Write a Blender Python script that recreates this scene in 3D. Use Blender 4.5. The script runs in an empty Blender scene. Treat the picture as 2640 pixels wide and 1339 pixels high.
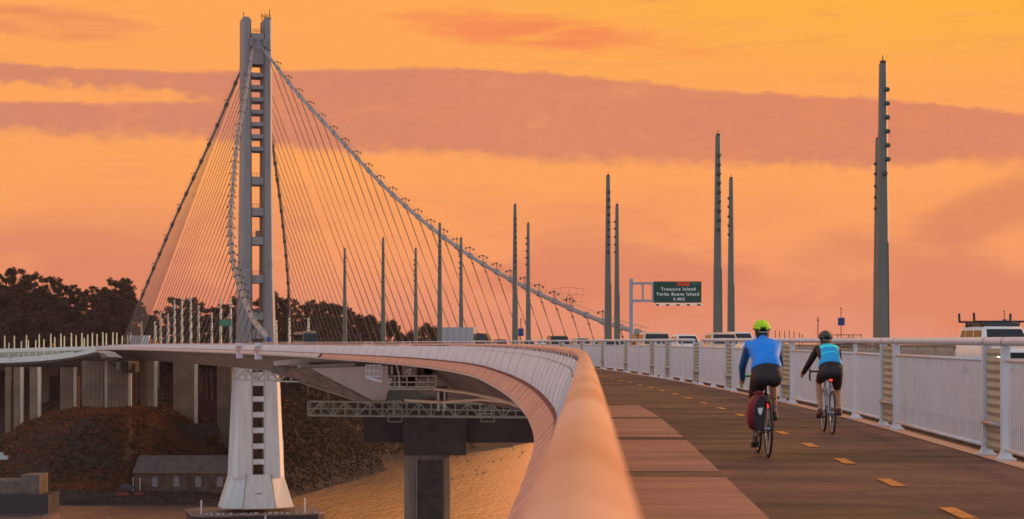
import bpy, math, random
import numpy as np
from math import radians, sin, cos, pi, sqrt, atan2
random.seed(7)
SC = bpy.context.scene
COL = SC.collection
# ------------------------------------------------------------------ camera
F = 5133.0            # focal length in pixels of the 2640 wide photograph
HZ = 884.0            # image row of the horizon
CZ = 56.0             # camera height above the water
cd = bpy.data.cameras.new("camera"); cam = bpy.data.objects.new("camera", cd); COL.objects.link(cam)
cam.location = (0, 0, CZ); cam.rotation_euler = (radians(90), 0, 0)
cd.sensor_width = 36; cd.lens = F / 2640 * 36
cd.shift_y = (HZ - 669.5) / 2640
cd.clip_start = 0.3; cd.clip_end = 30000
cd.dof.use_dof = True; cd.dof.focus_distance = 42; cd.dof.aperture_fstop = 4.2
SC.camera = cam
SC.view_settings.view_transform = 'Standard'; SC.view_settings.look = 'None'
SC.view_settings.exposure = 0.0; SC.view_settings.gamma = 1
# ------------------------------------------------------------------ node helpers
class NT:
    def __init__(s, tree):
        s.t = tree; s.n = tree.nodes; s.l = tree.links
    def set(s, sock, v):
        if isinstance(v, bpy.types.NodeSocket): s.l.new(v, sock)
        elif v is not None:
            if isinstance(v, (tuple, list)) and len(v) == 3 and sock.type == 'RGBA': v = (*v, 1)
            sock.default_value = v
    def m(s, op, a, b=None, c=None, clamp=False):
        n = s.n.new('ShaderNodeMath'); n.operation = op; n.use_clamp = clamp
        s.set(n.inputs[0], a); s.set(n.inputs[1], b)
        if c is not None: s.set(n.inputs[2], c)
        return n.outputs[0]
    def ramp(s, x, x0, x1, y0=0.0, y1=1.0, smooth=True):
        n = s.n.new('ShaderNodeMapRange'); n.interpolation_type = 'SMOOTHSTEP' if smooth else 'LINEAR'
        s.set(n.inputs[0], x); s.set(n.inputs[1], x0); s.set(n.inputs[2], x1); s.set(n.inputs[3], y0); s.set(n.inputs[4], y1)
        return n.outputs[0]
    def mix(s, f, a, b, mode='MIX'):
        n = s.n.new('ShaderNodeMix'); n.data_type = 'RGBA'; n.blend_type = mode; n.clamp_factor = True
        s.set(n.inputs[0], f); s.set(n.inputs[6], a); s.set(n.inputs[7], b)
        return n.outputs[2]
    def comb(s, x, y, z):
        n = s.n.new('ShaderNodeCombineXYZ'); s.set(n.inputs[0], x); s.set(n.inputs[1], y); s.set(n.inputs[2], z); return n.outputs[0]
    def noise(s, vec, scale, detail=4, rough=0.5, dist=0.0):
        n = s.n.new('ShaderNodeTexNoise'); s.set(n.inputs['Vector'], vec); n.inputs['Scale'].default_value = scale
        n.inputs['Detail'].default_value = detail; n.inputs['Roughness'].default_value = rough; n.inputs['Distortion'].default_value = dist
        return n.outputs[0]
    def curve(s, x, pts):
        """piecewise smooth function through pts [(x,y)...]"""
        x0, x1 = pts[0][0], pts[-1][0]; ys = [p[1] for p in pts]; y0, y1 = min(ys), max(ys)
        if y1 - y0 < 1e-6: y1 = y0 + 1
        n = s.n.new('ShaderNodeFloatCurve'); c = n.mapping.curves[0]
        q = [((p[0] - x0) / (x1 - x0), (p[1] - y0) / (y1 - y0)) for p in pts]
        c.points[0].location = q[0]; c.points[1].location = q[-1]
        for a in q[1:-1]: c.points.new(*a)
        n.mapping.update()
        s.set(n.inputs['Value'], s.ramp(x, x0, x1, smooth=False))
        return s.m('MULTIPLY_ADD', n.outputs[0], y1 - y0, y0)
# ------------------------------------------------------------------ sky
SUN_AZ = radians(62)     # to the right of the view direction (+Y), clockwise seen from above
SUN_EL = radians(9)
world = bpy.data.worlds.new("World"); SC.world = world; world.use_nodes = True
w = NT(world.node_tree); w.n.clear()
tc = w.n.new('ShaderNodeTexCoord'); sp = w.n.new('ShaderNodeSeparateXYZ'); w.l.new(tc.outputs['Generated'], sp.inputs[0])
vx, vy, vz = sp.outputs
az = w.m('ARCTAN2', vx, vy); el = w.m('ARCSINE', vz)
U = w.m('MULTIPLY_ADD', az, 5133 / 1.0157, 1288.0)        # azimuth and elevation in hundredths of a degree or so
U = w.m('MULTIPLY_ADD', az, 5020.0, 1288.0)
V = w.m('MULTIPLY_ADD', el, -5010.0, 862.0)
uv = w.comb(w.m('MULTIPLY', U, .001), w.m('MULTIPLY', V, .001), 0.0)
n1 = w.noise(w.comb(w.m('MULTIPLY', U, .003), w.m('MULTIPLY', V, .010), 0.0), 1.0, 6, .58)
n2 = w.noise(w.comb(w.m('MULTIPLY', U, .02), w.m('MULTIPLY', V, .03), 3.0), 1.0, 4, .6)
n3 = w.noise(w.comb(w.m('MULTIPLY', U, .0016), w.m('MULTIPLY', V, .0045), 9.0), 1.0, 5, .55)
wob = w.m('ADD', w.m('MULTIPLY_ADD', n1, 70, -35), w.m('MULTIPLY_ADD', n2, 58, -29))
Vw = w.m('ADD', V, w.m('MULTIPLY', wob, .45)); Vs = w.m('ADD', V, w.m('MULTIPLY', wob, 1.0))
top = w.curve(U, [(-600, 190), (0, 182), (420, 190), (650, 188), (900, 178), (1100, 172), (1350, 186), (1600, 205), (1800, 235), (2050, 250), (2250, 266), (2576, 300), (3400, 330)])
bot = w.curve(U, [(-600, 350), (0, 352), (350, 360), (700, 376), (1000, 388), (1300, 408), (1700, 420), (2100, 428), (2576, 435), (3400, 470)])
bandA = w.m('MULTIPLY', w.ramp(w.m('SUBTRACT', Vw, top), -4, 9), w.ramp(w.m('SUBTRACT', bot, Vs), -12, 30))
gap_lo = w.curve(U, [(-600, 225), (0, 226), (250, 232), (420, 248), (560, 262), (700, 268)])
gap_hi = w.curve(U, [(-600, 285), (0, 282), (250, 276), (420, 272), (560, 268), (700, 266)])
gap = w.m('MULTIPLY', w.ramp(w.m('SUBTRACT', Vs, gap_lo), -12, 12), w.ramp(w.m('SUBTRACT', gap_hi, Vw), -4, 9))
gap = w.m('MULTIPLY', gap, w.ramp(U, 640, 420))
bandA = w.m('MULTIPLY', bandA, w.m('SUBTRACT', 1.0, gap))
def blob(u0, v0, ru, rv, soft=.5, amp=1.0, noise=n1, na=1.3, slope=0.0):
    du = w.m('MULTIPLY', w.m('SUBTRACT', U, u0), 1 / ru)
    dv = w.m('MULTIPLY', w.m('SUBTRACT', w.m('SUBTRACT', V, v0), w.m('MULTIPLY', w.m('SUBTRACT', U, u0), slope)), 1 / rv)
    r = w.m('ADD', w.m('MULTIPLY', du, du), w.m('MULTIPLY', dv, dv))
    r = w.m('ADD', r, w.m('MULTIPLY_ADD', noise, -2 * na, na))
    return w.m('MULTIPLY', w.ramp(r, 1.0 + soft * .3, 1.0 - soft), amp)
c_top = blob(1370, 92, 390, 50, .9, .95, n1, 1.4, .10)
c_top2 = blob(1130, 56, 190, 14, .9, .7, n1, 1.2, .06)
c_left = blob(120, 82, 270, 44, .9, .8, n1, 1.6, .06)
c_r1 = blob(2490, 545, 200, 85, 1.0, .50, n3, 1.6, -.25)
c_r2 = blob(2080, 640, 150, 75, 1.0, .35, n3, 1.6, -.2)
c_r3 = blob(1700, 690, 220, 30, 1.0, .30, n1, 1.4)
c_l3 = blob(120, 640, 330, 55, 1.0, .30, n3, 1.3)
c_low = w.m('MULTIPLY', w.ramp(V, 430, 700), w.ramp(n3, .42, .60, 0, .85))
n4 = w.noise(w.comb(w.m('MULTIPLY', U, .0035), w.m('MULTIPLY', V, .028), 5.0), 1.0, 7, .62, .6)
n5 = w.noise(w.comb(w.m('MULTIPLY', U, .006), w.m('MULTIPLY', V, .019), 15.0), 1.0, 8, .66, .8)
# clear part of the glow: orange, more yellow to the upper right, pinker towards the horizon
glow = w.mix(w.ramp(V, 420, 860), (1.0, .370, .108), (.86, .285, .155))
yel = w.m('MULTIPLY', w.ramp(V, 330, -80), w.ramp(U, 500, 2500))
glow = w.mix(w.m('MULTIPLY', w.ramp(V, 430, 0), .6), glow, (1.0, .405, .088))
glow = w.mix(w.m('MULTIPLY', yel, .95), glow, (1.0, .455, .036))
glow = w.mix(w.m('MULTIPLY', w.ramp(V, 640, 880), .55), glow, (.68, .26, .185))
cl = w.mix(w.ramp(U, 200, 2300), (.64, .232, .148), (.74, .235, .125))
cl = w.mix(w.ramp(n2, .3, .8, 0, .22), cl, (.86, .31, .13))
cdark = w.mix(w.ramp(n3, .3, .7), (.62, .21, .135), (.75, .25, .13))
cl = w.mix(w.ramp(n5, .38, .62, .1, .75), cl, cdark)
sky = w.mix(w.m('MULTIPLY', bandA, .94), glow, cl)
sky = w.mix(w.m('MULTIPLY', w.m('MULTIPLY', c_top, w.ramp(n4, .36, .56, .25, 1)), .95), sky, (.93, .245, .088))
sky = w.mix(w.m('MULTIPLY', c_top2, .8), sky, (.93, .27, .09))
sky = w.mix(w.m('MULTIPLY', c_left, w.ramp(n4, .35, .6, .35, 1)), sky, (.80, .245, .11))
wisp = w.m('MULTIPLY', w.ramp(n4, .52, .68), w.ramp(n3, .40, .58))
sky = w.mix(w.m('MULTIPLY', wisp, .26), sky, (.78, .25, .12))
lit = w.m('MULTIPLY', w.ramp(n5, .50, .74), .26)
sky = w.mix(lit, sky, (1.0, .42, .16))
for c_, k_ in ((c_r1, (.60, .17, .115)), (c_r2, (.62, .19, .125)), (c_r3, (.62, .21, .15)), (c_l3, (.66, .23, .14)), (c_low, (.74, .235, .130))):
    sky = w.mix(c_, sky, k_)
# the rest of the sky: pink grey overhead, cool grey in the east behind the camera, over a physical sky
nis = w.n.new('ShaderNodeTexSky'); nis.sky_type = 'NISHITA'; nis.sun_disc = False
nis.sun_elevation = SUN_EL; nis.sun_rotation = SUN_AZ; nis.air_density = 1.5; nis.dust_density = 3.0
nisc = w.mix(1.0, nis.outputs[0], (.10, .10, .10), 'MULTIPLY')
up = w.mix(w.ramp(el, .2, 1.2), (.66, .40, .32), (.44, .41, .46))
up = w.mix(.25, up, nisc)
east = w.mix(w.ramp(el, 0.0, 1.0), (.66, .80, 1.0), (.62, .64, .74))
back = w.ramp(w.m('ADD', vy, w.m('MULTIPLY', vx, .7)), .45, -.55)
up = w.mix(back, up, east)
front = w.m('MULTIPLY', w.ramp(el, .95, .35), w.ramp(vy, -.05, .5))
skyc = w.mix(front, up, sky)
skyc = w.mix(w.ramp(el, -.005, -.06), skyc, (.20, .10, .07))
bg = w.n.new('ShaderNodeBackground'); w.l.new(skyc, bg.inputs[0]); bg.inputs[1].default_value = 1.0
ow = w.n.new('ShaderNodeOutputWorld'); w.l.new(bg.outputs[0], ow.inputs[0])
sd = bpy.data.lights.new("sun", 'SUN'); so = bpy.data.objects.new("sun", sd); COL.objects.link(so)
sd.energy = 3.0; sd.angle = radians(3.0); sd.color = (1.0, .50, .24)
from mathutils import Vector, Matrix
_d = Vector((sin(SUN_AZ) * cos(SUN_EL), cos(SUN_AZ) * cos(SUN_EL), sin(SUN_EL)))
so.rotation_euler = _d.to_track_quat('Z', 'Y').to_euler()
so.location = (60, 60, 120)
# ------------------------------------------------------------------ materials
_mats = {}
def mat(name, col, rough=.6, metal=0.0, var=.12, scale=3.0, bump=0.0, bscale=None, emit=None, estr=0, col2=None, spec=None, stretch=None, world=False, alpha=None):
    if name in _mats: return _mats[name]
    m = bpy.data.materials.new(name); m.use_nodes = True; t = NT(m.node_tree)
    b = t.n['Principled BSDF']
    tcn = t.n.new('ShaderNodeTexCoord')
    if world:
        g = t.n.new('ShaderNodeNewGeometry'); vec = g.outputs['Position']
    else: vec = tcn.outputs['Object']
    if stretch:
        mp = t.n.new('ShaderNodeMapping'); mp.inputs['Scale'].default_value = stretch; t.l.new(vec, mp.inputs[0]); vec = mp.outputs[0]
    c2 = col2 or tuple(min(1, c * (1 - 2 * var)) for c in col)
    nz = t.noise(vec, scale, 5, .6)
    t.set(b.inputs['Base Color'], t.mix(t.ramp(nz, .3, .7), col, c2))
    b.inputs['Roughness'].default_value = rough; b.inputs['Metallic'].default_value = metal
    if spec is not None: b.inputs['Specular IOR Level'].default_value = spec
    if bump:
        bn = t.n.new('ShaderNodeBump'); bn.inputs['Strength'].default_value = bump
        t.set(bn.inputs['Height'], t.noise(vec, bscale or scale * 4, 4, .6)); t.l.new(bn.outputs[0], b.inputs['Normal'])
    if emit: b.inputs['Emission Color'].default_value = (*emit, 1); b.inputs['Emission Strength'].default_value = estr
    _mats[name] = m
    return m
# ------------------------------------------------------------------ mesh builder
class M:
    def __init__(s): s.v = []; s.f = []; s.mi = []
    def add(s, vs, fs, mi=0):
        o = len(s.v); s.v.extend([tuple(map(float, p)) for p in vs]); s.f.extend([tuple(i + o for i in f) for f in fs]); s.mi.extend([mi] * len(fs)); return s
    def box(s, c, size, rz=0.0, mi=0, taper=1.0, R=None):
        hx, hy, hz = size[0] / 2, size[1] / 2, size[2] / 2; vs = []
        for z in (-1, 1):
            k = taper if z > 0 else 1
            for x, y in ((-1, -1), (1, -1), (1, 1), (-1, 1)):
                p = (x * hx * k, y * hy * k, z * hz)
                if R is not None: p = R @ Vector(p)
                elif rz: p = (p[0] * cos(rz) - p[1] * sin(rz), p[0] * sin(rz) + p[1] * cos(rz), p[2])
                vs.append((p[0] + c[0], p[1] + c[1], p[2] + c[2]))
        return s.add(vs, [(3, 2, 1, 0), (4, 5, 6, 7), (0, 1, 5, 4), (1, 2, 6, 5), (2, 3, 7, 6), (3, 0, 4, 7)], mi)
    def bar(s, a, b, wd, h=None, mi=0):
        a = Vector(a); b = Vector(b); d = b - a; L = d.length
        if L < 1e-6: return s
        h = h or wd; z = d / L; up = Vector((0, 0, 1)) if abs(z.z) < .95 else Vector((0, 1, 0))
        x = z.cross(up).normalized(); y = x.cross(z)
        vs = []
        for p in (a, b):
            for i, j in ((-1, -1), (1, -1), (1, 1), (-1, 1)): vs.append(p + x * i * wd / 2 + y * j * h / 2)
        return s.add(vs, [(0, 1, 2, 3), (7, 6, 5, 4), (4, 5, 1, 0), (5, 6, 2, 1), (6, 7, 3, 2), (7, 4, 0, 3)], mi)
    def tube(s, pts, r, n=10, mi=0, cap=True, closed=False):
        P = [Vector(p) for p in pts]; rs = r if hasattr(r, '__len__') else [r] * len(P); k = len(P)
        T = []
        for i in range(k):
            if closed: t = P[(i + 1) % k] - P[i - 1]
            else: t = P[min(i + 1, k - 1)] - P[max(i - 1, 0)]
            T.append(t.normalized())
        up = Vector((0, 0, 1)) if abs(T[0].z) < .9 else Vector((0, 1, 0))
        x = T[0].cross(up).normalized(); vs = []
        for i in range(k):
            x = (x - T[i] * x.dot(T[i])).normalized(); y = T[i].cross(x)
            for j in range(n):
                a = 2 * pi * j / n; vs.append(P[i] + (x * cos(a) + y * sin(a)) * rs[i])
        fs = []
        for i in range(k if closed else k - 1):
            for j in range(n):
                a = i * n + j; b = i * n + (j + 1) % n; i2 = (i + 1) % k; fs.append((a, b, i2 * n + (j + 1) % n, i2 * n + j))
        if cap and not closed: fs.append(tuple(range(n))[::-1]); fs.append(tuple(range((k - 1) * n, k * n)))
        return s.add(vs, fs, mi)
    def loft(s, rings, mi=0, cap=True, closed=True):
        n = len(rings[0]); vs = [p for r in rings for p in r]; fs = []
        for i in range(len(rings) - 1):
            for j in range(n if closed else n - 1):
                a = i * n + j; b = i * n + (j + 1) % n; fs.append((a, b, b + n, a + n))
        if cap and closed: fs.append(tuple(range(n))[::-1]); fs.append(tuple(range((len(rings) - 1) * n, len(rings) * n)))
        return s.add(vs, fs, mi)
    def prism(s, poly, a, b, mi=0):
        """poly: list of 3d points, extruded by the vector b-a"""
        d = Vector(b) - Vector(a)
        return s.loft([[Vector(p) for p in poly], [Vector(p) + d for p in poly]], mi)
    def ball(s, c, r, n=10, m_=6, sc=(1, 1, 1), mi=0, half=False):
        rings = []
        for i in range(1, m_):
            t = pi * i / m_
            rings.append([(c[0] + r * sc[0] * sin(t) * cos(2 * pi * j / n), c[1] + r * sc[1] * sin(t) * sin(2 * pi * j / n), c[2] + r * sc[2] * cos(t)) for j in range(n)])
        rings = rings[::-1]
        return s.loft(rings, mi)
    def sweep(s, frames, prof, mi=0, cap=True, closed=True):
        """frames: (origin, right, up) ; prof list of (r,u)"""
        return s.loft([[o + r_ * a + u_ * b for a, b in (prof(i) if callable(prof) else prof)] for i, (o, r_, u_) in enumerate(frames)], mi, cap, closed)
    def build(s, name, mats, parent=None, world=False, smooth=False, auto=None):
        me = bpy.data.meshes.new(name)
        v = s.v
        if world and parent is not None:
            L = parent['_loc']; v = [(p[0] - L[0], p[1] - L[1], p[2] - L[2]) for p in v]
        me.from_pydata(v, [], s.f)
        if not isinstance(mats, (list, tuple)): mats = [mats]
        for m_ in mats: me.materials.append(m_)
        if len(mats) > 1: me.polygons.foreach_set('material_index', s.mi)
        if smooth:
            me.polygons.foreach_set('use_smooth', [True] * len(me.polygons))
            if auto: me.set_sharp_from_angle(angle=radians(auto))
        me.update()
        o = bpy.data.objects.new(name, me); COL.objects.link(o)
        if parent is not None: o.parent = parent
        return o
def pieces(mb, name, m_, parent, world=False, smooth=False, most=98):
    """each connected piece of the builder becomes a part of its own"""
    n = len(mb.v); pa = list(range(n))
    def find(a):
        while pa[a] != a: pa[a] = pa[pa[a]]; a = pa[a]
        return a
    for f in mb.f:
        r = find(f[0])
        for k in f[1:]: pa[find(k)] = r
    grp = {}
    for f in mb.f: grp.setdefault(find(f[0]), []).append(f)
    out = []; rest = M()
    for i, fs in enumerate(grp.values()):
        q = M() if i < most else rest; ids = {}
        o = len(q.v)
        for f in fs:
            for k in f:
                if k not in ids: ids[k] = len(q.v); q.v.append(mb.v[k])
            q.f.append(tuple(ids[k] for k in f)); q.mi.append(0)
        if i < most: out.append(q.build(name, m_, parent, world=world, smooth=smooth))
    if rest.f: rest.build('distant_' + name, m_, parent, world=world)['kind'] = 'stuff'
    return out
def tag(o, label=None, cat=None, group=None, kind=None):
    if label: o['label'] = label
    if cat: o['category'] = cat
    if group: o['group'] = group
    if kind: o['kind'] = kind
    return o
def empty(name, loc, label=None, cat=None, group=None, rz=0.0, kind=None):
    o = bpy.data.objects.new(name, None); COL.objects.link(o); o.location = loc; o.rotation_euler = (0, 0, rz)
    o.empty_display_size = .5; o['_loc'] = list(loc)
    return tag(o, label, cat, group, kind)
def copy_tree(o, parent=None):
    c = o.copy(); COL.objects.link(c)
    if parent is not None: c.parent = parent
    for ch in [k for k in o.children]: copy_tree(ch, c)
    return c
def P(px, py, d):
    """world point seen at photograph pixel px,py at depth d"""
    return Vector(((px - 1320) / F * d, d, CZ + (HZ - py) / F * d))
# ------------------------------------------------------------------ materials used by many things
white = mat('white_paint', (.70, .72, .76), .45, var=.06, scale=2.5)
panelm = mat('panel_paint', (.60, .64, .68), .55, var=.10, scale=2.5, stretch=(1, 1, .3))
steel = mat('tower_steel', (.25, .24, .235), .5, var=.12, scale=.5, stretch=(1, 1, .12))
steel_lit = mat('lit_tower_steel', (.74, .74, .68), .5, var=.10, scale=.5, stretch=(1, 1, .12))  # same steel as the upper tower, difference in light put into its paler colour
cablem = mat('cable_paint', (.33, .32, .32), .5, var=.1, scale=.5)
dark = mat('dark_metal', (.035, .035, .04), .5)
blackm = mat('black_rubber', (.02, .02, .02), .7)
conc = mat('concrete', (.33, .30, .26), .85, var=.25, scale=.15, bump=.1, bscale=2)
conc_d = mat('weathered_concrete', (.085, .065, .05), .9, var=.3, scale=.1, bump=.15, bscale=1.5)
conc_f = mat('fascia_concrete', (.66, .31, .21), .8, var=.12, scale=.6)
polem = mat('pole_paint', (.15, .145, .115), .5, var=.08, scale=.3)
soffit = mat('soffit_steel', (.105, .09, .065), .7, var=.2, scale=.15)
travm = mat('traveller_paint', (.30, .31, .21), .6, var=.15, scale=1)
glassm = mat('dark_glass', (.015, .018, .022), .08, var=0)
yellow = mat('lane_marking', (.90, .32, .05), .6, scale=16, col2=(.34, .12, .04), bump=.3)
barrierm = mat('barrier_concrete', (.36, .31, .25), .85, var=.12, scale=.5)
# asphalt with transverse finishing marks and streaks of light painted in as paler patches
def asphalt():
    m = bpy.data.materials.new('asphalt'); m.use_nodes = True; t = NT(m.node_tree); b = t.n['Principled BSDF']
    g = t.n.new('ShaderNodeNewGeometry')
    mp = t.n.new('ShaderNodeMapping'); mp.inputs['Scale'].default_value = (.7, 1.5, 1); t.l.new(g.outputs['Position'], mp.inputs[0])
    a = t.noise(mp.outputs[0], 1.0, 4, .6); c = t.noise(g.outputs['Position'], 60, 3, .6)
    mp2 = t.n.new('ShaderNodeMapping'); mp2.inputs['Scale'].default_value = (.12, .55, 1); t.l.new(g.outputs['Position'], mp2.inputs[0])
    e = t.noise(mp2.outputs[0], 1.0, 3, .5)
    col = t.mix(t.ramp(a, .3, .7), (.052, .027, .024), (.108, .050, .041))
    col = t.mix(t.ramp(e, .44, .62, 0, .75), col, (.24, .10, .075))
    gr = t.noise(g.outputs['Position'], 9, 5, .75)
    col = t.mix(t.ramp(gr, .42, .62, 0, .5), col, (.035, .016, .013))
    col = t.mix(t.ramp(c, .3, .7, 0, .35), col, (.045, .04, .04))
    t.set(b.inputs['Base Color'], col)
    t.set(b.inputs['Roughness'], t.ramp(a, .3, .7, .78, .58)); b.inputs['Specular IOR Level'].default_value = .35
    bn = t.n.new('ShaderNodeBump'); bn.inputs['Strength'].default_value = .25; bn.inputs['Distance'].default_value = .01
    t.set(bn.inputs['Height'], c); t.l.new(bn.outputs[0], b.inputs['Normal'])
    return m
asph = asphalt()
slabm = mat('path_concrete', (.47, .205, .135), .75, var=.18, scale=1.2, stretch=(.4, 2.0, 1), world=True, bump=.15, bscale=40)
roadm = mat('road_concrete', (.20, .18, .16), .8, var=.15, scale=.4, world=True)
# ------------------------------------------------------------------ bridge alignment
XP = [(-40, -2.3), (-20, -1.2), (0, -.46), (10, -.08), (20, .28), (30, .62), (38, .82), (48, .80), (58, .65), (73, .22), (95, -.75), (118, -2.1), (152, -5.7), (200, -13.2), (240, -20.8), (295, -32.2), (345, -44.0), (450, -71.8), (600, -112.1), (824, -172.3), (1000, -219.6)]
ZP = [(-40, 0), (20, 0), (60, .07), (100, .10), (150, .10), (250, .05), (345, .05), (500, .0), (600, -.15), (700, -.45), (824, -1.2), (1000, -2.6)]
def _pchip(P_):
    x = np.array([p[0] for p in P_], float); y = np.array([p[1] for p in P_], float); h = np.diff(x); dl = np.diff(y) / h
    m = np.zeros(len(x)); m[0] = dl[0]; m[-1] = dl[-1]
    for i in range(1, len(x) - 1): m[i] = (dl[i - 1] * h[i] + dl[i] * h[i - 1]) / (h[i] + h[i - 1])
    def f(t):
        i = int(min(max(np.searchsorted(x, t) - 1, 0), len(x) - 2)); u = (t - x[i]) / h[i]
        if t < x[0]: return y[0] + m[0] * (t - x[0])
        if t > x[-1]: return y[-1] + m[-1] * (t - x[-1])
        return (2 * u**3 - 3 * u**2 + 1) * y[i] + (u**3 - 2 * u**2 + u) * h[i] * m[i] + (-2 * u**3 + 3 * u**2) * y[i + 1] + (u**3 - u**2) * h[i] * m[i + 1]
    return f
_fx = _pchip(XP); _fz = _pchip(ZP)
DZ = CZ - 1.42
UP = Vector((0, 0, 1))
def fr(d):
    """frame at depth d of the path's outer edge: origin on the deck, unit vector to the right, up"""
    e = 1.0; t = Vector((_fx(d + e) - _fx(d - e), 2 * e, 0)).normalized()
    return Vector((_fx(d), d, DZ + _fz(d))), Vector((t.y, -t.x, 0)), UP
def at(d, off, z=0.0):
    o, r, u = fr(d); return o + r * off + u * z
def tang(d):
    o, r, u = fr(d); return Vector((-r.y, r.x, 0))
def head(d):
    t = tang(d); return atan2(t.y, t.x) - pi / 2     # rotation about z that turns +Y into the deck's direction
def ds(a, b, near=2.0):
    out = []; d = a
    while d < b: out.append(d); d += max(near, abs(d) * .03)
    out.append(b); return out
def strip(a, b, prof, name, m_, parent=None, step=1.5, kind='structure', smooth=False):
    mb = M(); mb.sweep([fr(d) for d in ds(a, b, step)], prof)
    o = mb.build(name, m_, parent, smooth=smooth)
    if parent is None: o['kind'] = kind
    return o
# south (path) deck, roadway
TIP = 824
strip(-30, TIP, [(0, -.25), (0, 0), (5.72, 0), (5.72, -.25)], 'path', asph)
for a_, b_ in ((5.5, 12.4), (13.3, 20.9), (21.9, 28.6), (29.5, 36.3), (37.0, 43.6)): strip(a_, b_, [(.02, .002), (.02, .010), (1.93, .010), (1.93, .002)], 'path_edge_slab', slabm)
strip(-30, TIP, [(6.9, -.6), (6.9, .12), (28.6, .19), (28.6, -.6)], 'road', roadm)
strip(-30, 830, [(44.0, -.6), (44.0, .04), (68.5, -.06), (68.5, -.6)], 'opposite_road', roadm)
# centre line dashes of the path
for i, d in enumerate([16.15 - 3.58 + 3.58 * k for k in range(24)]):
    o0 = at(d, 2.75, .006)
    mb = M(); L = 1.08
    p = [at(d, 3.48, .008), at(d, 3.62, .008), at(d + L, 3.62, .008), at(d + L, 3.48, .008)]
    mb.add(p, [(0, 1, 2, 3)])
    mb.build('path_dash', yellow)['kind'] = 'structure'
# ------------------------------------------------------------------ decks below the roadway
girder = empty('bridge_deck_girder', at(150, 0, -1), 'pale steel and concrete box deck carrying the path and near road', 'bridge deck')
def gsweep(name, m_, a, b, prof, step=3, smooth=False, parent=girder):
    mb = M(); mb.sweep([fr(d) for d in ds(a, b, step)], prof); return mb.build(name, m_, parent, world=True, smooth=smooth)
gsweep('cantilever_slab', soffit, -30, TIP, [(0, -.55), (0, -.26), (7.5, -.26), (7.5, -1.3), (5.4, -.75)])
gsweep('lower_flange', mat('flange_paint', (.55, .50, .42), .6), -30, 826, [(-.30, -.70), (-.30, -.58), (.25, -.55), (.25, -.70)])
# box girder, concrete on the approach and steel beyond the joint
def boxprof(i): pass
def depth_at(d):
    if d < 340: return 5.4 + 3.2 * max(0, (d - 250) / 90) ** 2
    return 4.6
fs_ = [d for d in ds(-30, 262, 4)]
mb = M(); mb.loft([[at(d, a, b) for a, b in ((7.6, -.62), (8.6, -1.6), (13.5, -depth_at(d)), (24.5, -depth_at(d)), (28.6, -1.6), (28.6, -.62))] for d in fs_])
mb.build('concrete_box_girder', conc_d, girder, world=True)
fs_ = [d for d in ds(346, TIP, 6)]
mb = M(); mb.loft([[at(d, a, b) for a, b in ((7.6, -.62), (8.4, -1.9), (13.0, -4.6), (26.0, -4.6), (30.5, -1.9), (30.5, -.62))] for d in fs_])
mb.build('steel_box_girder', soffit, girder, world=True)
g2 = empty('far_deck_girder', at(200, 50, -1), 'deck box of the opposite road beyond the gap', 'bridge deck')
mb = M(); mb.loft([[at(d, a, b) for a, b in ((44, -.62), (44.5, -1.6), (49, -depth_at(d)), (61, -depth_at(d)), (68.5, -1.6), (68.5, -.62))] for d in ds(-30, 830, 6)])
mb.build('box_girder', conc_d, g2, world=True)
# outer fascia slabs hung below the outer railing: short tilted plates, each one a plate of its own near the camera
fasc = empty('deck_edge_fascia', at(60, 0, 0), 'row of salmon tinted sloping plates along the outer deck edge', 'fascia')
def plate(mb, a, b, o0=.02, z0=-.03, o1=-.40, z1=-.52, th=.05):
    A = at(a, o0, z0); B = at(b, o0, z0); C = at(b, o1, z1); D = at(a, o1, z1)
    o, r, u = fr(a); n = (r * .6 - u * .8) * th
    mb.add([A, B, C, D, A + n, B + n, C + n, D + n], [(0, 1, 2, 3), (7, 6, 5, 4), (0, 4, 5, 1), (1, 5, 6, 2), (2, 6, 7, 3), (3, 7, 4, 0)])
d = 14.0; cnt = 0; rest = M()
while d < 258:
    L = 1.15 if d < 60 else 2.1
    mb = M(); plate(mb, d, d + L - (.02 if d < 60 else .12), z0=-.03 - (.012 if d < 60 else .02) * (cnt % 2))
    if cnt < 98: mb.build('fascia_plate', conc_f, fasc, world=True)
    else: rest.add(mb.v, mb.f)
    cnt += 1; d += L
if rest.v: rest.build('distant_fascia_plates', conc_f, fasc, world=True)['kind'] = 'stuff'
mb = M()
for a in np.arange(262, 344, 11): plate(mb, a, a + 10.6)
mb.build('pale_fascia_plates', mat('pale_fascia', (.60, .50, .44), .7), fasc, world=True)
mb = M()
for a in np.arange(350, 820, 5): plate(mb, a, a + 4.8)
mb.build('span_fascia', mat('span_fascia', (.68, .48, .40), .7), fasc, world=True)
mb = M(); d = 14
while d < 258:
    mb.bar(at(d, .02, -.02), at(d + .35, .02, -.02), .10, .09); d += 1.05
pieces(mb, 'bracket', mat('rust_bracket', (.33, .12, .08), .8), fasc, True)
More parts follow.
